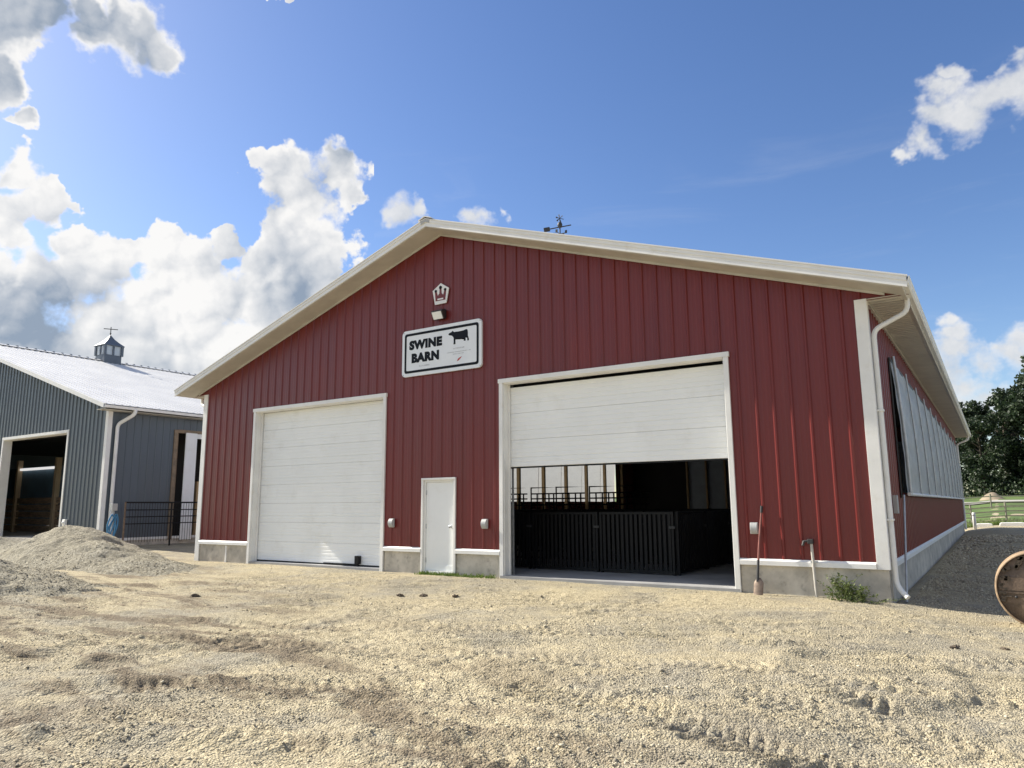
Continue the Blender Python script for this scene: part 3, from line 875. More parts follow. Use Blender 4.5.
# shovel leaning on the wall
sh = thing('shovel', 'long red handled shovel leaning against the wall right of the open door', 'shovel', (14.49, -.30, -.13))
mb = MB(); mb.tube([(14.50,-.235,.22), (14.53,-.15,.75), (14.585,-.055,1.36)], [.020,.018,.016], 10); mb.build('handle', M['handle'], sh)
mb = MB(); mb.tube([(14.583,-.058,1.33), (14.592,-.043,1.45)], [.024,.022], 10); mb.build('grip', M['iron'], sh)
mb = MB(); mb.tube([(14.497,-.245,.16), (14.515,-.19,.52)], [.026,.021], 10); mb.build('ferrule', M['iron'], sh)
mb = MB(); rows = 9; vs = []; fs = []
for i in range(rows+1):
    t = i/rows; z = .22-.36*t; yc = -.235-.075*t
    hw = (.028+.052*min(1, t*5)) if t < .62 else .080*math.sqrt(max(.02, 1-((t-.62)/.40)**2))
    for k in range(-3, 4):
        u = k/3; vs.append((14.52-.02*t+u*hw, yc+.022*(1-u*u)*(-1 if t > .1 else .2)+.010, z))
for i in range(rows):
    for k in range(6): a = i*7+k; fs.append((a, a+1, a+8, a+7))
mb.add(vs, fs, True); bl = mb.build('blade', M['blade'], sh, fix=False)
md = bl.modifiers.new('thick', 'SOLIDIFY'); md.thickness = .004

# yard hydrant (standpipe)
hy = thing('standpipe', 'thin grey standpipe with dark spout in front of the right foundation', 'standpipe', (15.41, -.08, -.1))
mb = MB(); mb.tube([(15.42,-.09,-.25), (15.385,-.07,.83)], .024, 10); mb.build('pipe', M['pvc'], hy)
mb = MB(); mb.box(15.33, 15.42, -.11, -.03, .81, .89); mb.tube([(15.36,-.07,.86), (15.27,-.09,.85), (15.25,-.10,.78)], .024, 8); mb.build('spout', M['iron'], hy, .01)
mb = MB(); mb.box(15.355, 15.455, -.095, -.02, .50, .53); mb.build('clamp', M['galv'], hy)

# weeds and grass
def blades(name, mat, spots, label, cat, kind, parent=None, h=(.1,.25), w_=.012, n=8, spread=.12):
    rr = random.Random(len(spots)); mb = MB()
    for (x, y, z, s) in spots:
        for k in range(n):
            a = rr.uniform(0, 6.283); L = rr.uniform(*h)*s; lean = rr.uniform(.1, .7)
            d = Vector((math.cos(a), math.sin(a), 0)); sd = Vector((-d.y, d.x, 0))*w_*rr.uniform(.6, 1.4)
            b = Vector((x+rr.gauss(0, spread), y+rr.gauss(0, spread*.5), z))
            m_ = b + d*L*lean*.4 + Vector((0,0,L*.6)); t_ = b + d*L*lean + Vector((0,0,L*.9))
            mb.add([b-sd, b+sd, m_+sd*.8, t_, m_-sd*.8], [(0,1,2,3,4)])
    o = mb.build(name, M[mat], parent, fix=False)
    if label: tag(o, label, cat, None, kind)
    return o
rr = random.Random(8)
blades('grass', 'grass', [(rr.uniform(6.75, 7.75) if rr.random() < .6 else rr.uniform(7.5, 8.9), rr.uniform(-.28, -.05), -.08, rr.uniform(.4, 1)) for k in range(130)], 'low green grass growing under the walk door', 'grass', 'stuff', h=(.05,.14), w_=.010, n=8, spread=.04)
wb = thing('weed_clump', 'bushy green weed growing against the foundation at the right corner', 'weed', (15.95, -.25, -.08))
stm = MB(); lf = MB(); rr = random.Random(4)
for k in range(40):
    x = rr.gauss(15.93, .14); y = rr.uniform(-.42, -.08); L = rr.uniform(.14, .34)*(1.35 if x < 15.93 else .95)*math.exp(-((x-15.86)/.42)**2)+.06
    lx, ly = rr.gauss(0, .16)+(x-15.93)*.5, rr.gauss(-.05, .10)
    b = Vector((x, y, -.12)); pts = [b + Vector((lx*t*t, ly*t*t, L*t)) for t in (0, .4, .75, 1)]
    stm.tube(pts, [.005,.004,.003,.002], 5, False)
    for q in range(26):
        t = rr.uniform(.1, 1); i = min(2, int(t*3)); p = pts[i].lerp(pts[i+1], t*3-i if i < 3 else 1) if i < 3 else pts[3]
        a = rr.uniform(0, 6.283); e = rr.uniform(-.3, .9); d = Vector((math.cos(a)*math.cos(e), math.sin(a)*math.cos(e), math.sin(e)))
        sd = d.cross(Vector((rr.gauss(0,1), rr.gauss(0,1), rr.gauss(0,1)))).normalized(); l_ = rr.uniform(.025, .06); w_ = l_*rr.uniform(.2, .36)
        q0 = p + d*.01; lf.add([q0, q0+d*l_*.5+sd*w_, q0+d*l_, q0+d*l_*.5-sd*w_], [(0,1,2,3)])
stm.build('stems', M['weed'], wb, fix=False); lf.build('leaves', M['weed'], wb, fix=False)

# rusty drum at the right edge
WX, WY, WZ, WR = 18.46, -.95, -.20, .52
wh = thing('rusty_drum', 'rusty steel wheel drum standing on edge, cut by the right edge of the photo', 'drum wheel', (WX, WY, WZ))
cz = WZ+WR-.02
mb = MB(); mb.lathe((WX, WY, cz), [(.12,.02),(WR-.018,.02),(WR-.045,.40),(.12,.40)], 56, 'y'); mb.build('disc', M['rust'], wh)
mb = MB(); mb.lathe((WX, WY, cz), [(WR-.022,-.012),(WR-.006,-.012),(WR,0.0),(WR,.42),(WR-.006,.43),(WR-.05,.43),(WR-.022,-.012)], 56, 'y'); mb.build('rim', M['rustl'], wh)
mb = MB(); mb.lathe((WX, WY, cz), [(.005,-.02),(.05,-.02),(.055,-.06),(.11,-.06),(.125,-.03),(.14,.022),(.02,.024)], 28, 'y'); mb.build('hub', M['iron'], wh)
mb = MB(); mb.box(WX-.44, WX+.44, WY+.006, WY+.021, cz-.055, cz-.030)
mb.box(WX-.44, WX-.16, WY+.004, WY+.0205, cz-.02, cz+.16); mb.build('weld_plate', M['rust'], wh)
mb = MB()
for k in (4, 6):
    a = k*math.pi/4+.35; mb.lathe((WX+.30*math.cos(a), WY, cz+.30*math.sin(a)), [(.001,-.006),(.018,-.004),(.018,.022)], 8, 'y')
build_split(mb, 'bolt', M['iron'], wh)
mb = MB(); rr = random.Random(2)
for k in range(34):
    a = R(rr.uniform(95, 200)); r = rr.uniform(.38, .47); c = Vector((WX+r*math.cos(a), WY+.012, cz+r*math.sin(a)))
    mb.rbox(c, rr.uniform(.03,.10), .022, rr.uniform(.02,.05), Matrix.Rotation(a+rr.uniform(-.5,.5), 3, 'Y'))
build_split(mb, 'caked_mud', M['clod'], wh, .006)

# weather vane on its ridge cupola
cup = thing('ridge_cupola', 'red barn ridge cupola hidden behind the gable, carrying the weather vane', 'cupola', (XM, 6.0, 8.25))
mb = MB(); mb.prism([(XM-.45, 8.24),(XM, 8.38),(XM+.45, 8.24),(XM+.45, 9.0),(XM-.45, 9.0)], 'y', 5.55, 6.45); mb.build('base', M['red'], cup)
mb = MB(); mb.add([(XM-.55,5.45,9.0),(XM+.55,5.45,9.0),(XM+.55,6.55,9.0),(XM-.55,6.55,9.0),(XM,6.0,9.45)], [(0,1,4),(1,2,4),(2,3,4),(3,0,4),(3,2,1,0)]); mb.build('cap', M['roof'], cup)
vn_ = thing('weather_vane', 'small dark weather vane poking up above the red barn roof', 'weather vane', (XM, 6.0, 9.40))
mb = MB(); mb.tube([(XM,6,9.15),(XM,6,10.28)], .022, 8); mb.build('pole', M['iron'], vn_)
mb = MB()
s_ = Vector((.87,.49,0))
mb.tube([Vector((XM,6,10.18))-s_*.42+Vector((0,0,-.09)), Vector((XM,6,10.18))+s_*.36+Vector((0,0,.04))], .020, 8)
mb.build('arrow_shaft', M['iron'], vn_)
mb = MB(); mb.rbox(Vector((XM,6,10.09))-s_*.42, .20, .03, .15, Matrix.Rotation(math.atan2(s_.y, s_.x), 3, 'Z') @ Matrix.Rotation(-.15, 3, 'Y')); mb.build('tail', M['iron'], vn_, .01)
mb = MB(); mb.lathe((XM,6,10.23), [(.001,-.10),(.06,-.08),(.085,0),(.06,.08),(.001,.10)], 14, 'z'); mb.build('ball', M['iron'], vn_)
# small four bladed wheel above the shaft
mb = MB(); nv = Vector((-s_.y, s_.x, 0)); c0 = Vector((XM,6,10.46))
mb.lathe(tuple(c0), [(.001,-.03),(.03,0),(.001,.03)], 8, 'z')
for k in range(6):
    q = Matrix.Rotation(k*math.pi/3+.3, 3, nv); u = q @ s_; w_ = nv.cross(u)
    mb.add([c0+u*.02-w_*.008, c0+u*.13-w_*.022+nv*.02, c0+u*.13+w_*.022-nv*.02, c0+u*.02+w_*.008], [(0,1,2,3)])
mb.build('wind_wheel', M['iron'], vn_, fix=False)
mb = MB(); mb.tube([(XM,6,10.28),(XM,6,10.46)], .012, 6)
for a in (0, math.pi/2):
    u = Vector((math.cos(a), math.sin(a), 0))*.22
    mb.tube([Vector((XM,6,9.93))-u, Vector((XM,6,9.93))+u], .012, 6)
    for q in (-1, 1): mb.rbox(Vector((XM,6,9.96))+u*q, .07, .02, .10)
mb.build('direction_arms', M['iron'], vn_)
vn_.location.z += .13

# ---------------------------------------------------------------- hog pens inside
def pen_panel(wd_=1.75, h=1.30, n=15):
    o = thing('pen_panel', 'black hog pen panel of upright bars', 'pen panel', (0,0,0), 'black pen panels inside the barn')
    mb = MB()
    for z in (.06, h): mb.box(-wd_/2, wd_/2, -.025, .025, z-.025, z+.025)
    for x in (-wd_/2+.025, wd_/2-.025): mb.box(x-.025, x+.025, -.03, .03, .0, h+.03)
    mb.build('frame', M['black'], o)
    mb = MB()
    for k in range(n):
        x = -wd_/2+.05+(wd_-.1)*(k+.5)/n
        mb.box(x-.032, x+.032, -.014, .014, .085, h-.025)
    mb.build('bars', M['black'], o)
    mb = MB(); mb.box(wd_/2-.10, wd_/2+.04, -.05, -.03, h*.75, h*.75+.05); mb.build('latch', M['iron'], o)
    return o
proto = pen_panel()
where = []
ORD = ('aisle-corner','second','third','fourth','fifth','sixth','seventh','eighth')
for yy, nm in ((1.70,'front'),(4.3,'second'),(6.9,'third'),(9.6,'fourth'),(12.2,'fifth')):
    for i in range(4 if nm == 'front' else 8):
        where.append((12.30-.90-1.80*i, yy, 0, 'black pen panel, %s one from the aisle, %s row inside red barn' % (ORD[i], nm)))
for k in range(7):
    where.append((12.32, 1.70+.92+1.80*k, math.pi/2, 'black pen panel along the aisle, %s one from the barn door' % ('nearest','second','third','fourth','fifth','sixth','seventh')[k]))
for i, (x, yy, rz, lab) in enumerate(where):
    if i == 0:
        o = proto; o.location = (x, yy, 0); o.rotation_euler = (0,0,rz); o['label'] = lab
    else: dup(proto, (x, yy, 0), rz, None, lab)
def hoop_gate():
    o = thing('hoop_gate', 'tall black gate', 'gate', (0,0,0), 'tall black gates behind the pens')
    mb = MB(); h = 2.12
    mb.tube([(-.56,0,0),(-.56,0,h),(.56,0,h),(.56,0,0)], .032, 8); mb.build('hoop', M['black'], o)
    mb = MB()
    for z in (.3,.6,.9,1.2,1.5,1.72,1.90): mb.tube([(-.56,0,z),(.56,0,z)], .028, 6)
    mb.build('rails', M['black'], o)
    mb = MB()
    for x in (-.3,-.05,.2,.4): mb.box(x-.02, x+.02, -.02, .02, .0, 1.88)
    mb.build('uprights', M['black'], o)
    return o
hg = hoop_gate()
GP = [(3.1,'far left of the tall black gates behind the pens'),(4.3,'second from the left of the tall black gates behind the pens'),(5.47,'middle one of the tall black gates behind the pens'),(6.70,'second from the right of the tall black gates behind the pens'),(7.92,'rightmost of the tall black gates behind the pens, under the dark roof')]
for i, (x, lab) in enumerate(GP):
    if i == 0: hg.location = (x, 9.5, 0); hg['label'] = lab
    else: dup(hg, (x, 9.5+.15*(i % 2), 0), .05*(i % 3-1), None, lab)
for i, (x, lab) in enumerate(((12.9,'low dark gate across the right aisle, left leaf'),(14.3,'low dark gate across the right aisle, right leaf'))):
    dup(hg, (x, 12.5, 0), 0, (1.15,1,.95), lab)
# ---------------------------------------------------------------- slate blue barn on the left
BX, BY = -10.6, 1.5          # its near right corner
BZ = .27; BE = 5.30; RX = -25.2; BM = .304
def brake(x): return BE + .02 + BM*(BX-x) if x > RX else BE + .02 + BM*(BX-RX) - BM*(RX-x)
bb = thing('slate_blue_barn', 'slate blue steel barn with white roof and open doorway left of the red barn', 'barn', (BX, BY, 0))
XW = 2*RX-BX
OPL = (-19.45, -13.66, -1, 4.58)
def siding2(mb, a, b, first, pitch, h, zb, zt, openings, P):
    pts = rib_points(a, b, first, pitch, h, .030, .012, False)
    xs = dict(pts)
    for o in openings:
        for e in o[:2]: xs.setdefault(round(e, 4), 0.0)
    if a < RX < b: xs.setdefault(round(RX, 4), 0.0)
    L = sorted(xs.items())
    for (p, q) in zip(L[:-1], L[1:]):
        m = (p[0]+q[0])/2; z0 = zb
        for o in openings:
            if o[0] < m < o[1]: z0 = o[3]
        ta = zt(p[0]) if callable(zt) else zt; tb = zt(q[0]) if callable(zt) else zt
        mb.quad(P(p[0], p[1], z0), P(q[0], q[1], z0), P(q[0], q[1], tb), P(p[0], p[1], ta))
mb = MB(); siding2(mb, XW, BX, BX-.2, .30, .034, BZ, brake, [OPL], lambda x, o, z: (x, BY-o, z)); mb.build('front_wall', M['blue'], bb, fix=False)
BYB = 27.0
SO = (4.42, 7.6, -1, 4.62)
mb = MB(); siding2(mb, BY, BYB, BY+.15, .3055, .020, BZ, BE, [SO], lambda y, o, z: (BX+o, y, z)); mb.build('side_wall', M['blue'], bb, fix=False)
mb = MB(); mb.box(XW, -40, BYB, BYB+.05, BZ, BE); mb.box(-14, BX, BYB, BYB+.05, BZ, BE); mb.prism([(XW, BE), (BX, BE), (RX, brake(RX))], 'y', BYB, BYB+.05); mb.box(XW, XW+.05, BY+.05, BYB, BZ, BE); mb.build('back_wall', M['blue'], bb)
mb = MB()
mb.box(XW, BX+.01, BY+.01, BYB-.01, -.6, BZ-.01); mb.build('foundation', M['conc'], bb)
mb = MB()
mb.box(BX-.16, BX+.03, BY-.035, BY-.002, BZ, BE); mb.box(BX+.004, BX+.03, BY-.002, BY+.14, BZ, BE)
mb.build('corner_trim', M['white'], bb, .004)
mb = MB(); mb.box(OPL[1]+.12, BX-.17, BY-.04, BY+.0, BZ-.02, BZ+.07); mb.box(XW, OPL[0]-.12, BY-.04, BY+.0, BZ-.02, BZ+.07); mb.box(BX+.0, BX+.045, BY+.15, BYB, BZ-.03, BZ+.07); mb.build('base_trim', M['white'], bb)
# roof with ribs running down the slope
mb = MB(); y0, y1 = BY-.5, BYB+.5
xe = BX+.53
def rz2(x): return BE + .14 + BM*(BX+.53-x) if x > RX else BE + .14 + BM*(BX+.53-RX) - BM*(RX-x)
xw2 = 2*RX-xe
for a in (xe, xw2):
    mb.prism([(RX, rz2(RX)), (a, rz2(a)), (a, rz2(a)+.02), (RX, rz2(RX)+.02)], 'y', y0, y1)
y = y0+.1
while y < y1:
    z = .02
    for a in (xe,):
        mb.prism([(RX, rz2(RX)+z), (a, rz2(a)+z), (a, rz2(a)+z+.024), (RX, rz2(RX)+z+.024)], 'y', y-.028, y+.028)
    y += .305
rf2 = mb.build('roof', M['roof'], bb)
mb = MB(); mb.prism([(RX-.25, rz2(RX)+.0), (RX, rz2(RX)+.09), (RX+.25, rz2(RX)+.0), (RX+.25, rz2(RX)+.02), (RX, rz2(RX)+.11), (RX-.25, rz2(RX)+.02)], 'y', y0-.01, y1+.01); mb.build('ridge_cap', M['roof'], rf2)
mb = MB(); y = y0+.12
while y < y1: mb.box(RX-.08, RX+.08, y-.05, y+.05, rz2(RX)+.08, rz2(RX)+.125); y += .458
build_split(mb, 'ridge_rib', M['blued'], rf2)
mb = MB()
for a in (xe, xw2):
    mb.prism([(RX, rz2(RX)-.15), (a, rz2(a)-.15), (a, rz2(a)+.018), (RX, rz2(RX)+.018)], 'y', y0-.02, y0)
mb.build('fascia', M['white'], bb)
mb = MB(); mb.prism([(xe-.02, BE+.0), (xe+.10, BE+.0), (xe+.12, BE+.10), (xe+.10, BE+.10), (xe+.085, BE+.02), (xe-.02, BE+.02)], 'y', y0-.01, y1); mb.build('gutter', M['white'], bb)
mb = MB(); mb.box(BX+.03, xe-.02, y0, y1, BE-.06, BE-.04); mb.prism([(RX, rz2(RX)-.14), (xe-.02, rz2(xe)-.14), (xe-.02, rz2(xe)-.02), (RX, rz2(RX)-.02)], 'y', y0, BY+.03); build_split(mb, 'soffit', M['soffit'], bb)
spout(spath([(xe+.05,BY+.72,BE+.02), (xe+.05,BY+.72,BE-.15), (BX+.10,BY+.32,BE-.55), (BX+.10,BY+.32,.1)], .15), .07).build('downspout', M['white'], bb)
mb = MB()
a, b, _, t_ = OPL
mb.box(a-.12, a, BY-.05, BY-.001, BZ, t_); mb.box(b, b+.12, BY-.05, BY-.001, BZ, t_); mb.box(a-.12, b+.12, BY-.055, BY-.001, t_, t_+.12)
mb.box(a-.02, a, BY, BY+.32, BZ, t_); mb.box(b, b+.02, BY, BY+.32, BZ, t_); mb.box(a, b, BY, BY+.32, t_-.02, t_)
mb.build('door_casing', M['white'], bb)
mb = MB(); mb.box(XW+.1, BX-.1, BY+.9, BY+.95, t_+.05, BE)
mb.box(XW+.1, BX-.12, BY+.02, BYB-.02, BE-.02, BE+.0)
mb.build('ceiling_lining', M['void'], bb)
# what shows inside the doorway: wood posts, a glowing strip in place of a daylight gap, dark tarp and boards
YI = 5.2; PXA, PXB, PZ = -26.6, -22.3, 3.6
mb = MB()
for x in (PXA, PXB): mb.box(x-.11, x+.11, YI-.12, YI+.12, .2, 4.1)
for x in (-20.0, -15.0): mb.box(x-.12, x+.12, YI-.12, YI+.12, .2, 5.2)
build_split(mb, 'wood_post', M['woodl'], bb)
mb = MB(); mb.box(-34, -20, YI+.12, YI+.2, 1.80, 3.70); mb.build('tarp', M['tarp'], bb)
mb = MB(); mb.box(PXA+.2, PXB-.2, YI-.06, YI+.06, PZ-.06, PZ+.06); mb.build('daylight_slot', M['tube'], bb)  # added glowing bar where daylight would come through
mb = MB()
for k in range(5): mb.box(-34, -13, YI+.0, YI+.06, .32+.36*k, .62+.36*k)
build_split(mb, 'wall_plank', M['woodd'], bb)
# sliding side door with its wooden opening
mb = MB(); mb.box(BX-.10, BX+.06, SO[0]-.16, SO[0], .2, SO[3]+.12); mb.box(BX-.10, BX+.06, SO[0], SO[1], SO[3], SO[3]+.14); mb.box(BX-.35, BX-.25, SO[0]+.10, SO[0]+.22, .2, SO[3]); mb.build('door_frame', M['woodg'], bb)
mb = MB(); mb.box(BX+.065, BX+.11, SO[0]+.34, SO[0]+.86, .18, SO[3]+.02); mb.build('sliding_door', M['door'], bb)
mb = MB(); mb.box(BX+.065, BX+.10, SO[0]+.86, SO[1], SO[3]-.20, SO[3]+.0); mb.build('door_rail', M['white'], bb)
mb = MB(); mb.box(BX-.20, BX-.08, SO[0]+1.10, SO[0]+1.2, .2, 2.6); mb.build('inner_post', M['wood'], bb)
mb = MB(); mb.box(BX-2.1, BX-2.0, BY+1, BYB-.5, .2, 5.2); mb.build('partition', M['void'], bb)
ob_ = thing('outlet_box', 'small white outlet box beside the doorway of the slate blue barn', 'outlet box', (-13.1, BY, .95))
mb = MB(); mb.box(-13.25, -13.02, BY-.13, BY-.02, .80, 1.06); mb.build('box', M['white'], ob_, .02)
mb = MB(); mb.lathe((-13.13, BY-.13, .93), [(.001,-.05),(.05,-.04),(.08,.0)], 14, 'y'); mb.build('cover', M['white'], ob_)
# cupola on its ridge
CX, CY, CZ = RX, 8.75, rz2(RX)
cp = thing('ridge_cupola', 'slate blue cupola with white windows and a finial on the white roof', 'cupola', (CX, CY, CZ))
hw = .50
mb = MB(); mb.prism([(CX-hw, CZ-BM*hw+.0), (CX, CZ+.02), (CX+hw, CZ-BM*hw), (CX+hw, CZ+.38), (CX-hw, CZ+.38)], 'y', CY-hw, CY+hw); mb.build('base', M['blued'], cp)
mb = MB()
for sx in (-1, 1):
    for sy in (-1, 1): mb.box(CX+sx*hw-.07, CX+sx*hw+.07, CY+sy*hw-.07, CY+sy*hw+.07, CZ+.36, CZ+.95)
for sx in (-1, 1):
    mb.box(CX+sx*hw-.03, CX+sx*hw+.03, CY-.05, CY+.05, CZ+.38, CZ+.95); mb.box(CX-.05, CX+.05, CY+sx*hw-.03, CY+sx*hw+.03, CZ+.38, CZ+.95)
build_split(mb, 'window_post', M['blued'], cp)
for sx in (-1, 1):
    mb = MB(); mb.box(CX+sx*(hw-.04)-.01, CX+sx*(hw-.04)+.01, CY-hw+.07, CY+hw-.07, CZ+.38, CZ+.92); mb.build('window', M['pane'], cp)
    mb = MB(); mb.box(CX-hw+.07, CX+hw-.07, CY+sx*(hw-.04)-.01, CY+sx*(hw-.04)+.01, CZ+.38, CZ+.92); mb.build('window', M['pane'], cp)
mb = MB(); e = .60
prof = [(e, 0), (e, .04), (.38, .24), (.18, .46), (.02, .72)]
vs = []; fs = []
for (r, h) in prof:
    for sx, sy in ((-1,-1),(1,-1),(1,1),(-1,1)): vs.append((CX+sx*r, CY+sy*r, CZ+.93+h))
for i in range(len(prof)-1):
    for k in range(4): fs.append((i*4+k, i*4+(k+1) % 4, i*4+4+(k+1) % 4, i*4+4+k))
fs.append((3,2,1,0)); mb.add(vs, fs); mb.build('cupola_roof', M['blued'], cp)
mb = MB(); mb.tube([(CX,CY,CZ+1.65),(CX,CY,CZ+2.15)], .025, 8); mb.tube([(CX-.2,CY-.32,CZ+2.02),(CX+.2,CY+.32,CZ+2.02)], .025, 6); mb.lathe((CX,CY,CZ+1.76), [(.001,-.06),(.06,0),(.001,.06)], 10, 'z'); mb.build('finial', M['iron'], cp)

# black pipe railing between the barns
rl = thing('pipe_railing', 'black pipe railing in front of the shaded side of the slate blue barn', 'railing', (-9.3, 1.8, .1))
mb = MB()
for z in (1.70, 1.42, 1.16, .90): mb.tube([(-9.3,1.70,z),(-9.3,8.2,z)], .030 if z > 1.6 else .020, 8)
mb.build('rails', M['black'], rl)
for y in (1.72, 3.58, 5.4, 7.4):
    mb = MB(); mb.tube([(-9.3,y,-.1),(-9.3,y,1.72)], .035, 8); mb.build('post', M['rust'] if y < 2 else M['black'], rl)
mb = MB()
y = 1.9
while y < 8.1: mb.tube([(-9.3,y,.2),(-9.3,y,1.70)], .008, 5); y += .11
mb.build('mesh_bars', M['black'], rl)
hb = thing('blue_hose', 'blue hose looped over a pale hydrant post beside the black railing', 'hose', (-9.5, 1.35, 0))
mb = MB(); mb.tube([(-9.5,1.38,0),(-9.5,1.40,1.42)], .04, 8); mb.box(-9.58,-9.42,1.30,1.50,1.40,1.66); mb.build('hydrant_post', M['grey'], hb, .01)
mb = MB()
for k, (dy, ph) in enumerate(((.0,0),(.06,.5),(-.05,1.0))):
    mb.tube([(-9.44, 1.33+dy+.22*math.sin(2*math.pi*t+ph)*(.3+.7*abs(1-2*t)), .12+1.15*abs(1-2*t)) for t in [i/24 for i in range(25)]], .028, 6)
mb.build('hose_loop', M['bhose'], hb)

# ---------------------------------------------------------------- behind, on the right
wp = thing('white_bollard', 'short white plastic post at the far corner of the red barn', 'post', (16.85, 32.6, .1))
mb = MB(); mb.lathe((16.95,33.6,.15), [(.001,-.2),(.085,-.2),(.085,.72),(.07,.78),(.001,.79)], 18, 'z'); mb.build('shaft', M['white'], wp)
mb = MB(); mb.lathe((16.95,33.6,.15), [(.09,.60),(.09,.66)], 18, 'z'); mb.build('band', M['galv'], wp)
def rail_fence(name, lab, y, xs, zb, zs, th, group):
    o = thing(name, lab, 'fence', (xs[0], y, 0), group)
    for x in xs:
        mb = MB(); z = del_h(x, y); mb.tube([(x,y,z-.3),(x,y,z+zs[-1]+.22)], th*1.5, 8); mb.build('post', M['fence'], o)
    for z in zs:
        mb = MB(); 
        for a, b in zip(xs[:-1], xs[1:]):
            za, zb_ = del_h(a, y)+z, del_h(b, y)+z
            mb.prism([(a, za-th), (b, zb_-th), (b, zb_+th), (a, za+th)], 'y', y-.05, y-.02)
        mb.build('rail', M['fence'], o)
rail_fence('rail_fence', 'pale four rail pasture fence behind the red barn', 40.0, [14.6,16.66,18.45,20.4,22.4,24.4,26.4,28.4], 0, (.25,.52,.80,1.08), .035, 'fences behind the barn')
rail_fence('rail_fence', 'grey single rail fence farther out in front of the gravel road', 64.0, [11,14.3,17.6,20.9,24.2,27.5,30.8], 0, (.55,1.05), .045, 'fences behind the barn')
for i, (a, b, lab) in enumerate(((16.9, 17.75, 'pale concrete block lying at the edge of the gravel, left one'), (18.05, 19.3, 'pale concrete block lying at the edge of the gravel, right one'))):
    mb = MB(); z = del_h((a+b)/2, 37); mb.prism([(a, z-.1), (b, z-.1), (b-.03, z+.17), (b-.2, z+.2), (a+.1, z+.18), (a+.02, z+.12)], 'y', 36.6, 37.2)
    tag(mb.build('concrete_block', M['white'], None, .03), lab, 'block', 'blocks at the gravel edge')
mx, my = 17.6, 86
tag(sheet('dirt_mound', np.arange(mx-5, mx+5, .25), np.arange(my-4, my+4, .25), lambda x, y: height(x, y) - .3 + 1.1*np.exp(-((x-mx)/1.15)**2-((y-my)/1.4)**2) + .12*vn(x/.6, y/.6, 51), M['dirt'], lambda X, Y: ((X-mx)/4)**2+((Y-my)/3.5)**2 < 1), 'low brown dirt mound beyond the fences in front of the trees', 'mound')

# trees: tapered trunk with limbs, crown of leaf clumps with gaps
def tree(seed, H, W, low):
    rr = random.Random(seed); nr = np.random.default_rng(seed)
    o = thing('tree', 'dark green tree', 'tree', (0,0,0), 'trees beyond the pasture')
    tk = MB(); top = Vector((rr.uniform(-.5,.5), rr.uniform(-.5,.5), H*.86))
    tk.tube([Vector((0,0,-.5)), Vector((0,0,H*.25)), top*.6, top], [H*.028, H*.02, H*.012, H*.003], 9)
    cl = []
    for k in range(52):
        t = low + (1-low)*rr.random()**.85; z = H*t
        env = W*math.sin(math.pi*min(1, .16+.80*(1-((t-low)/(1-low))**1.25)))**.8*(.55+.5*rr.random())
        a = rr.uniform(0, 6.283); d = env*rr.uniform(.35, 1.0)
        c = Vector((math.cos(a)*d, math.sin(a)*d, z))
        r = W*rr.uniform(.18, .36)*(1.15-.5*t)
        cl.append((c, r))
        if k % 2 == 0:
            s = Vector((0,0,max(H*.16, z-d*.7))); tk.tube([s, s.lerp(c, .5)+Vector((0,0,.1*d)), c], [H*.009, H*.006, H*.002], 6, False)
    tk.build('trunk', M['bark'], o)
    vs = []; n = 0
    for c, r in cl:
        m = int(190*(r/(W*.27))**1.6)+40
        u = nr.normal(size=(m,3)); u /= np.linalg.norm(u, axis=1)[:,None]
        rad = r*(nr.random(m)**.38)[:,None]*(1+.35*nr.normal(size=(m,1))*.4)
        p = u*rad*np.array([1.15,1.15,.72]) + np.array(c)
        for q in p:
            s = rr.uniform(.13, .30)*H/14
            e1 = nr.normal(size=3); e1 /= np.linalg.norm(e1); e2 = np.cross(e1, nr.normal(size=3)); e2 /= np.linalg.norm(e2)+1e-6
            e2 *= .6
            vs += [q-e1*s, q+e2*s, q+e1*s, q-e2*s]; n += 1
    cr = MB(); cr.v = [tuple(v) for v in vs]; cr.f = [(4*i,4*i+1,4*i+2,4*i+3) for i in range(n)]; cr.sm = [False]*n
    cr.build('crown', M['leaf'], o, fix=False)
    return o
ta, tb, tcn = tree(3, 15, 5.2, .10), tree(9, 14, 4.8, .06), tree(21, 17, 5.0, .08)
TR = [(ta, 17.0, 97, .68, 'dark tree nearest the barn eave, lowest of the tree line'), (tb, 19.6, 101, .95, 'dark bushy tree second from the barn in the tree line'),
      (tcn, 23.0, 98, .82, 'tall dark tree third from the barn in the tree line'), (ta, 25.6, 99, 1.16, 'tallest dark tree at the right edge of the photo'),
      (tb, 13.2, 110, .85, 'far dark tree mostly hidden behind the red barn eave'), (tcn, 31.5, 104, .95, 'dark tree just beyond the right edge, end of the tree line'),
      (tb, 21.2, 110, 1.0, 'dark tree in the back row between two nearer trees'), (ta, 16.2, 112, .9, 'dark tree in the back row behind the lowest tree'),
      (tcn, 36.5, 101, .9, 'dark tree well right of the fence beyond the pasture'), (tb, 25.0, 92, .62, 'short dark tree standing before the tallest tree')]
used = set()
for i, (t, x, y, s, lab) in enumerate(TR):
    z = del_h(x, y)-.1
    if t.name not in used:
        used.add(t.name); t.location = (x, y, z); t.rotation_euler = (0,0,i*1.3); t.scale = (s,s,s); t['label'] = lab
    else: dup(t, (x, y, z), i*1.3, (s,s,s), lab)
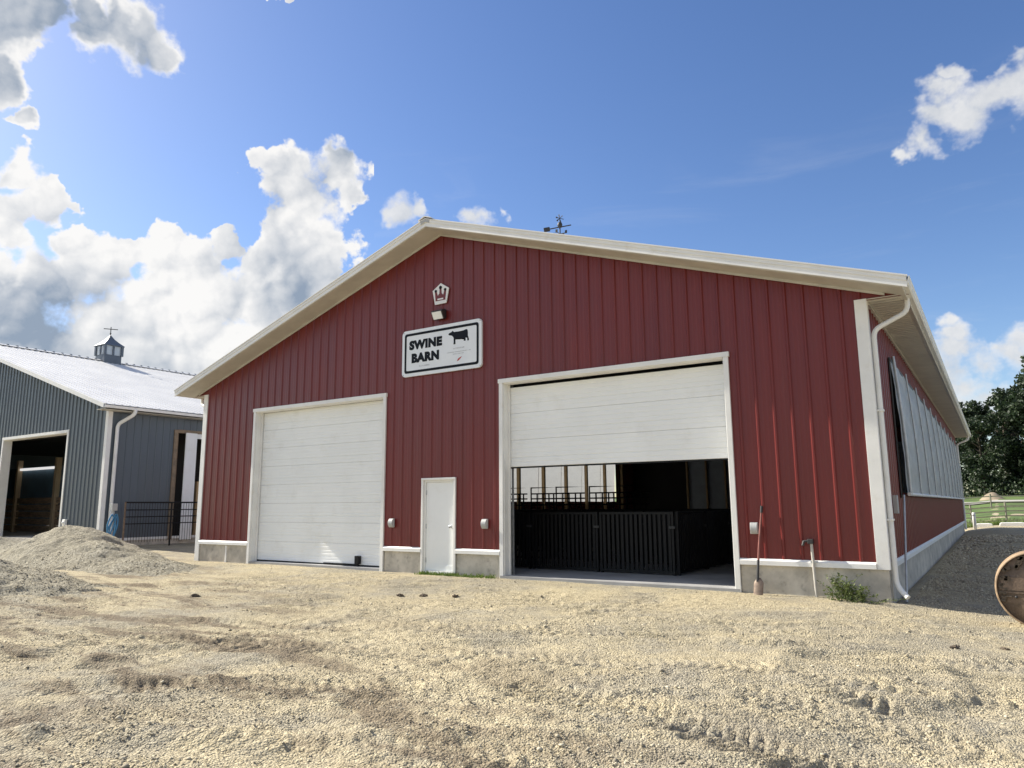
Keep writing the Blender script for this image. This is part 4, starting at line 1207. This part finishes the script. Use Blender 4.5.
# undergrowth at the foot of the trees
def under():
    nr = np.random.default_rng(6); vs = []; n = 0
    for k in range(150):
        cx = nr.uniform(8, 46); cy = nr.uniform(91, 116); r = nr.uniform(.8, 1.8)*(1+(cy-91)/25); z = del_h(cx, cy)
        for q in range(90):
            u = nr.normal(size=3); u /= np.linalg.norm(u); p = np.array([cx, cy, z+r*.6]) + u*r*nr.random()**.4*np.array([1.2,1,.9])
            e1 = nr.normal(size=3); e1 /= np.linalg.norm(e1); e2 = np.cross(e1, nr.normal(size=3)); e2 /= np.linalg.norm(e2); s = nr.uniform(.12,.26)
            vs += [p-e1*s, p+e2*s*.6, p+e1*s, p-e2*s*.6]; n += 1
    mb = MB(); mb.v = [tuple(v) for v in vs]; mb.f = [(4*i,4*i+1,4*i+2,4*i+3) for i in range(n)]; mb.sm = [False]*n
    tag(mb.build('undergrowth', M['leaf'], None, fix=False), 'dark undergrowth along the foot of the tree line', 'undergrowth', None, 'stuff')
under()
rr = random.Random(31)
def tufts():
    rr = random.Random(13); mb = MB()
    XS = [rr.uniform(13, 30) for k in range(5000)]; YS = [38.2 + 8*rr.random()**2 for k in range(5000)]; ZS = height(np.array(XS), np.array(YS))
    for k in range(5000):
        x, y, z = XS[k], YS[k], float(ZS[k])
        for q in range(2):
            a = rr.uniform(0, 6.283); L = rr.uniform(.12, .38); d = Vector((math.cos(a), math.sin(a), 0)); sd = Vector((-d.y, d.x, 0))*.02
            b = Vector((x, y, z)); mb.add([b-sd, b+sd, b+d*L*.5+Vector((0,0,L))], [(0,1,2)])
    tag(mb.build('field_grass', M['grass'], None, fix=False), 'unmown green grass along the pasture fence', 'grass', None, 'stuff')
tufts()

# ---------------------------------------------------------------- sky, sun, camera
SUN_EL, SUN_PHI = R(36), R(5.6)
to_sun = Vector((-math.cos(SUN_PHI)*math.cos(SUN_EL), -math.sin(SUN_PHI)*math.cos(SUN_EL), math.sin(SUN_EL)))
sd_ = bpy.data.lights.new('sun', 'SUN'); sd_.energy = 5.0; sd_.angle = R(.5); sd_.color = (1.0, .93, .80)
so = bpy.data.objects.new('sun', sd_); COL.objects.link(so)
so.rotation_euler = (-to_sun).to_track_quat('-Z', 'Y').to_euler(); so.location = (-20, -10, 30)
world = bpy.data.worlds.new('World'); sc.world = world; world.use_nodes = True
t = NT(world.node_tree)
SKY_STR, SKY_SAT, SKY_VAL, CLOUD_VAL = .075, 1.20, 1.19, 7.1
sky = t.n('ShaderNodeTexSky'); sky.sky_type = 'NISHITA'; sky.sun_disc = False
sky.sun_elevation = SUN_EL; sky.sun_rotation = math.atan2(to_sun.x, to_sun.y)
sky.air_density = 1.0; sky.dust_density = .6; sky.ozone_density = 1.5; sky.altitude = 200
CLOUDS_L = [(-0.9131, 0.343, 0.2203, 0.0453), (-0.894, 0.3733, 0.2478, 0.0465), (-0.9064, 0.3792, 0.1858, 0.0583), (-0.865, 0.4175, 0.2783, 0.045), (-0.8757, 0.4347, 0.2103, 0.0671), (-0.8432, 0.4457, 0.3007, 0.0239), (-0.8261, 0.4804, 0.2946, 0.0339), (-0.8391, 0.4932, 0.2296, 0.0704), (-0.8019, 0.5186, 0.2967, 0.035), (-0.7819, 0.5263, 0.3343, 0.0279), (-0.7943, 0.5486, 0.261, 0.0732), (-0.7628, 0.5671, 0.3106, 0.0461), (-0.734, 0.5843, 0.3462, 0.0463), (-0.7122, 0.5882, 0.3832, 0.0485), (-0.6774, 0.6055, 0.4177, 0.0387), (-0.7235, 0.545, 0.4237, 0.0229), (-0.7087, 0.5673, 0.4193, 0.0305), (-0.6657, 0.6022, 0.4406, 0.0214), (-0.6717, 0.6272, 0.3942, 0.0221), (-0.7208, 0.6154, 0.3189, 0.0566), (-0.7499, 0.6105, 0.2548, 0.0764), (-0.7162, 0.6485, 0.258, 0.0517), (-0.8686, 0.3886, 0.3073, 0.0255), (-0.9242, 0.3083, 0.2255, 0.0583), (-0.9336, 0.3296, 0.1407, 0.082), (-0.8746, 0.4638, 0.1413, 0.0695), (-0.799, 0.5754, 0.1747, 0.0753), (-0.8505, 0.3181, 0.4189, 0.0196), (-0.8705, 0.321, 0.3731, 0.0201), (-0.8734, 0.3507, 0.3379, 0.0271), (-0.887, 0.3306, 0.3223, 0.0266), (-0.8952, 0.3335, 0.2958, 0.023), (-0.8639, 0.3609, 0.3512, 0.0135), (-0.8186, 0.2781, 0.5025, 0.0449), (-0.8013, 0.3026, 0.5161, 0.0333), (-0.7824, 0.3276, 0.5296, 0.0256), (-0.7687, 0.3576, 0.5303, 0.0312), (-0.7542, 0.3951, 0.5245, 0.0397), (-0.7677, 0.3685, 0.5242, 0.0365), (-0.7887, 0.3372, 0.514, 0.0315), (-0.7496, 0.4171, 0.5139, 0.0251), (-0.889, 0.3938, 0.2339, 0.0466), (-0.892, 0.4103, 0.1896, 0.0657), (-0.8277, 0.5212, 0.208, 0.0723), (-0.6885, 0.6028, 0.4032, 0.0438), (-0.8471, 0.2755, 0.4545, 0.0418), (-0.8364, 0.3008, 0.4583, 0.0239), (-0.6586, 0.4805, 0.5791, 0.012), (-0.6485, 0.4939, 0.5793, 0.0091), (-0.9583, 0.2223, 0.1794, 0.0993), (-0.9486, 0.1374, 0.2851, 0.0679), (-0.8975, 0.2146, 0.3854, 0.0478), (-0.9859, 0.1199, 0.1166, 0.0952), (-0.8379, 0.161, 0.5216, 0.0534), (-0.6083, 0.3539, 0.7104, 0.0564)]
CLOUDS_R = [(-0.6249, 0.6814, 0.3811, 0.0281), (-0.6417, 0.6709, 0.3717, 0.0178), (-0.6038, 0.6929, 0.3941, 0.0179), (-0.548, 0.7424, 0.3854, 0.0209), (-0.5303, 0.7545, 0.3868, 0.0131), (-0.0038, 0.8884, 0.4591, 0.0241), (0.0074, 0.9019, 0.4318, 0.0327), (0.0317, 0.8976, 0.4396, 0.0278), (0.0542, 0.8975, 0.4377, 0.0273), (-0.0348, 0.9128, 0.407, 0.0248), (-0.0616, 0.9156, 0.3973, 0.0138), (0.0075, 0.88, 0.4749, 0.0152), (0.0477, 0.8851, 0.4629, 0.0168), (-0.0119, 0.9018, 0.4319, 0.0243), (0.0706, 0.9032, 0.4234, 0.0311), (-0.0297, 0.9742, 0.2235, 0.0177), (-0.022, 0.9797, 0.1994, 0.0218), (-0.0194, 0.9842, 0.1758, 0.0259), (0.0027, 0.9886, 0.1503, 0.0314), (0.0234, 0.986, 0.165, 0.0207), (0.0424, 0.9848, 0.1682, 0.0305), (0.0137, 0.9933, 0.1149, 0.0306), (-0.0173, 0.9891, 0.1466, 0.0298), (0.0693, 0.9902, 0.1209, 0.0386), (-0.0262, 0.994, 0.1065, 0.0419), (0.1235, 0.9798, 0.1572, 0.0334), (0.2157, 0.9748, 0.0567, 0.0463), (-0.2485, 0.5439, 0.8015, 0.1108), (0.2337, 0.8861, 0.4002, 0.0604)]
DIV = (0.71842, 0.6952, 0.02389)
gen = t.n('ShaderNodeTexCoord').outputs['Generated']
dirn = t.vmath('NORMALIZE', gen)
dx_ = t.n('ShaderNodeSeparateXYZ'); t.link(dirn, dx_.inputs[0])
skyc = t.n('ShaderNodeHueSaturation', ins={'Color': sky.outputs[0], 'Saturation': SKY_SAT, 'Value': SKY_VAL, 'Hue': .510}).outputs[0]
# the sunward offset lives in the plane of the sky so that lit rims fall on the side of the clouds towards the sun
def density(vec, clouds):
    w1 = t.n('ShaderNodeTexNoise'); w1.inputs['Scale'].default_value = 9; w1.inputs['Detail'].default_value = 5; w1.inputs['Roughness'].default_value = .6
    t.link(vec, w1.inputs['Vector'])
    off = t.vmath('SCALE', t.vmath('SUBTRACT', w1.outputs['Color'], (.5,.5,.5)), s=.125)
    p = t.vmath('ADD', vec, off)
    if clouds is None:
        acc = t.math('MULTIPLY', t.math('SUBTRACT', t.noise(p, 2.6, 3, .5), .50), 4.0)
    else:
        acc = None
        for (x, y, z, r) in clouds:
            f = t.math('MULTIPLY_ADD', t.vmath('DISTANCE', p, (x, y, z)), -1.0/r, 1.0)
            acc = f if acc is None else t.math('SMOOTH_MAX', acc, f, .25)
    fine = t.noise(vec, 30, 6, .60)
    if clouds is CLOUDS_L:
        bil = billow(t.vmath('ADD', vec, t.vmath('SCALE', off, s=.35)))
        mod = t.math('ADD', t.math('MULTIPLY', t.math('SUBTRACT', bil, .62), .95), t.math('MULTIPLY', t.math('SUBTRACT', fine, .5), .95))
    else:
        bil = None; mod = t.math('MULTIPLY', t.math('SUBTRACT', fine, .5), .95)
    return t.math('ADD', acc, mod), acc, off, fine, bil
def billow(vec):
    out = None
    for scl, w in ((13, .62), (29, .28), (64, .10)):
        v = t.n('ShaderNodeTexVoronoi'); v.inputs['Scale'].default_value = scl; t.link(vec, v.inputs['Vector'])
        d = v.outputs['Distance']; q = t.math('MULTIPLY_ADD', t.math('MULTIPLY', d, d), -1.15*w, w)
        out = q if out is None else t.math('ADD', out, q)
    return out
def layer(clouds, strength=1.0):
    D0, acc, off, fine, bil = density(dirn, clouds)
    deep = t.ramp(t.math('ADD', acc, t.math('MULTIPLY', t.math('SUBTRACT', fine, .5), .5)), .08, .50)
    low = t.ramp(t.noise(dirn, 5.0, 2, .45), .38, .62)
    sdir = t.vmath('NORMALIZE', t.vmath('ADD', dirn, tuple(np.array(to_sun)*.020)))
    f2 = t.noise(sdir, 30, 6, .60)
    rel = t.math('MULTIPLY', t.math('SUBTRACT', fine, f2), .55)
    if bil is not None:
        alpha = t.ramp(t.math('DIVIDE', D0, t.ramp(t.noise(dirn, 7, 2, .5), .44, .62, .15, .42)), -.10, 1.0)
        b2 = billow(t.vmath('ADD', sdir, t.vmath('SCALE', off, s=.35)))
        rel = t.math('ADD', rel, t.math('MULTIPLY', t.math('SUBTRACT', bil, b2), 1.0))
        crease = t.math('MULTIPLY', t.math('SUBTRACT', .80, bil), .50)
        core = t.math('MULTIPLY', deep, t.math('ADD', t.math('MULTIPLY_ADD', low, .70, .02), crease))
    else:
        alpha = t.ramp(D0, -.08, .62) if clouds is CLOUDS_R else t.ramp(D0, -.02, .30)
        if clouds is CLOUDS_R:
            mp = t.n('ShaderNodeMapping', ins={'Vector': dirn, 'Rotation': (.25,.1,.4), 'Scale': (2.2,2.2,13)}).outputs[0]
            ci = t.math('MULTIPLY', t.ramp(t.noise(mp, 1.6, 5, .6, .5), .50, .78, 0, .16), t.ramp(dx_.outputs[2], .52, .30))
            alpha = t.math('MAXIMUM', alpha, ci)
        core = t.math('MULTIPLY', deep, t.math('MULTIPLY_ADD', low, .25, .08))
    bright = t.math('ADD', rel, t.math('SUBTRACT', 1.0, core), clamp=True)
    cc = t.mix(bright, (.30,.37,.47), (1.0,.985,.96))
    cs = t.vmath('SCALE', cc, s=CLOUD_VAL)
    b = t.n('ShaderNodeBackground', ins={'Color': t.mix(t.math('MULTIPLY', alpha, strength), skyc, cs), 'Strength': SKY_STR})
    return b.outputs[0]
def gate(fac, a, b):
    m = t.n('ShaderNodeMixShader'); t.link(fac, m.inputs[0]); t.link(a, m.inputs[1]); t.link(b, m.inputs[2]); return m.outputs[0]
plain = t.n('ShaderNodeBackground', ins={'Color': skyc, 'Strength': SKY_STR}).outputs[0]
front = gate(t.math('GREATER_THAN', t.vmath('DOT_PRODUCT', dirn, DIV), 0.0), layer(CLOUDS_L, .97), layer(CLOUDS_R, .92))
above = gate(t.math('GREATER_THAN', t.vmath('DOT_PRODUCT', dirn, (-.55,.83,0)), 0.12), layer(None), front)
final = gate(t.math('GREATER_THAN', dx_.outputs[2], -.02), plain, above)
t.link(final, world.node_tree.nodes['World Output'].inputs[0])

cam = bpy.data.cameras.new('camera'); cam.sensor_width = 36; cam.lens = 725.65*36/1024; cam.clip_start = .05; cam.clip_end = 6000
co = bpy.data.objects.new('camera', cam); COL.objects.link(co)
rot = Matrix(((.83446374,.09669803,.54251246),(.55101774,-.13381799,-.82369424),(-.00705168,.98627696,-.16494859)))
co.matrix_world = Matrix.Translation((18.0868,-13.3659,1.4899)) @ rot.to_4x4()
sc.camera = co
sc.view_settings.view_transform = 'Standard'; sc.view_settings.look = 'None'; sc.view_settings.gamma = 1
sc.view_settings.exposure = .88; sc.view_settings.use_curve_mapping = False
sc.render.engine = 'CYCLES'
sc.cycles.max_bounces = 8
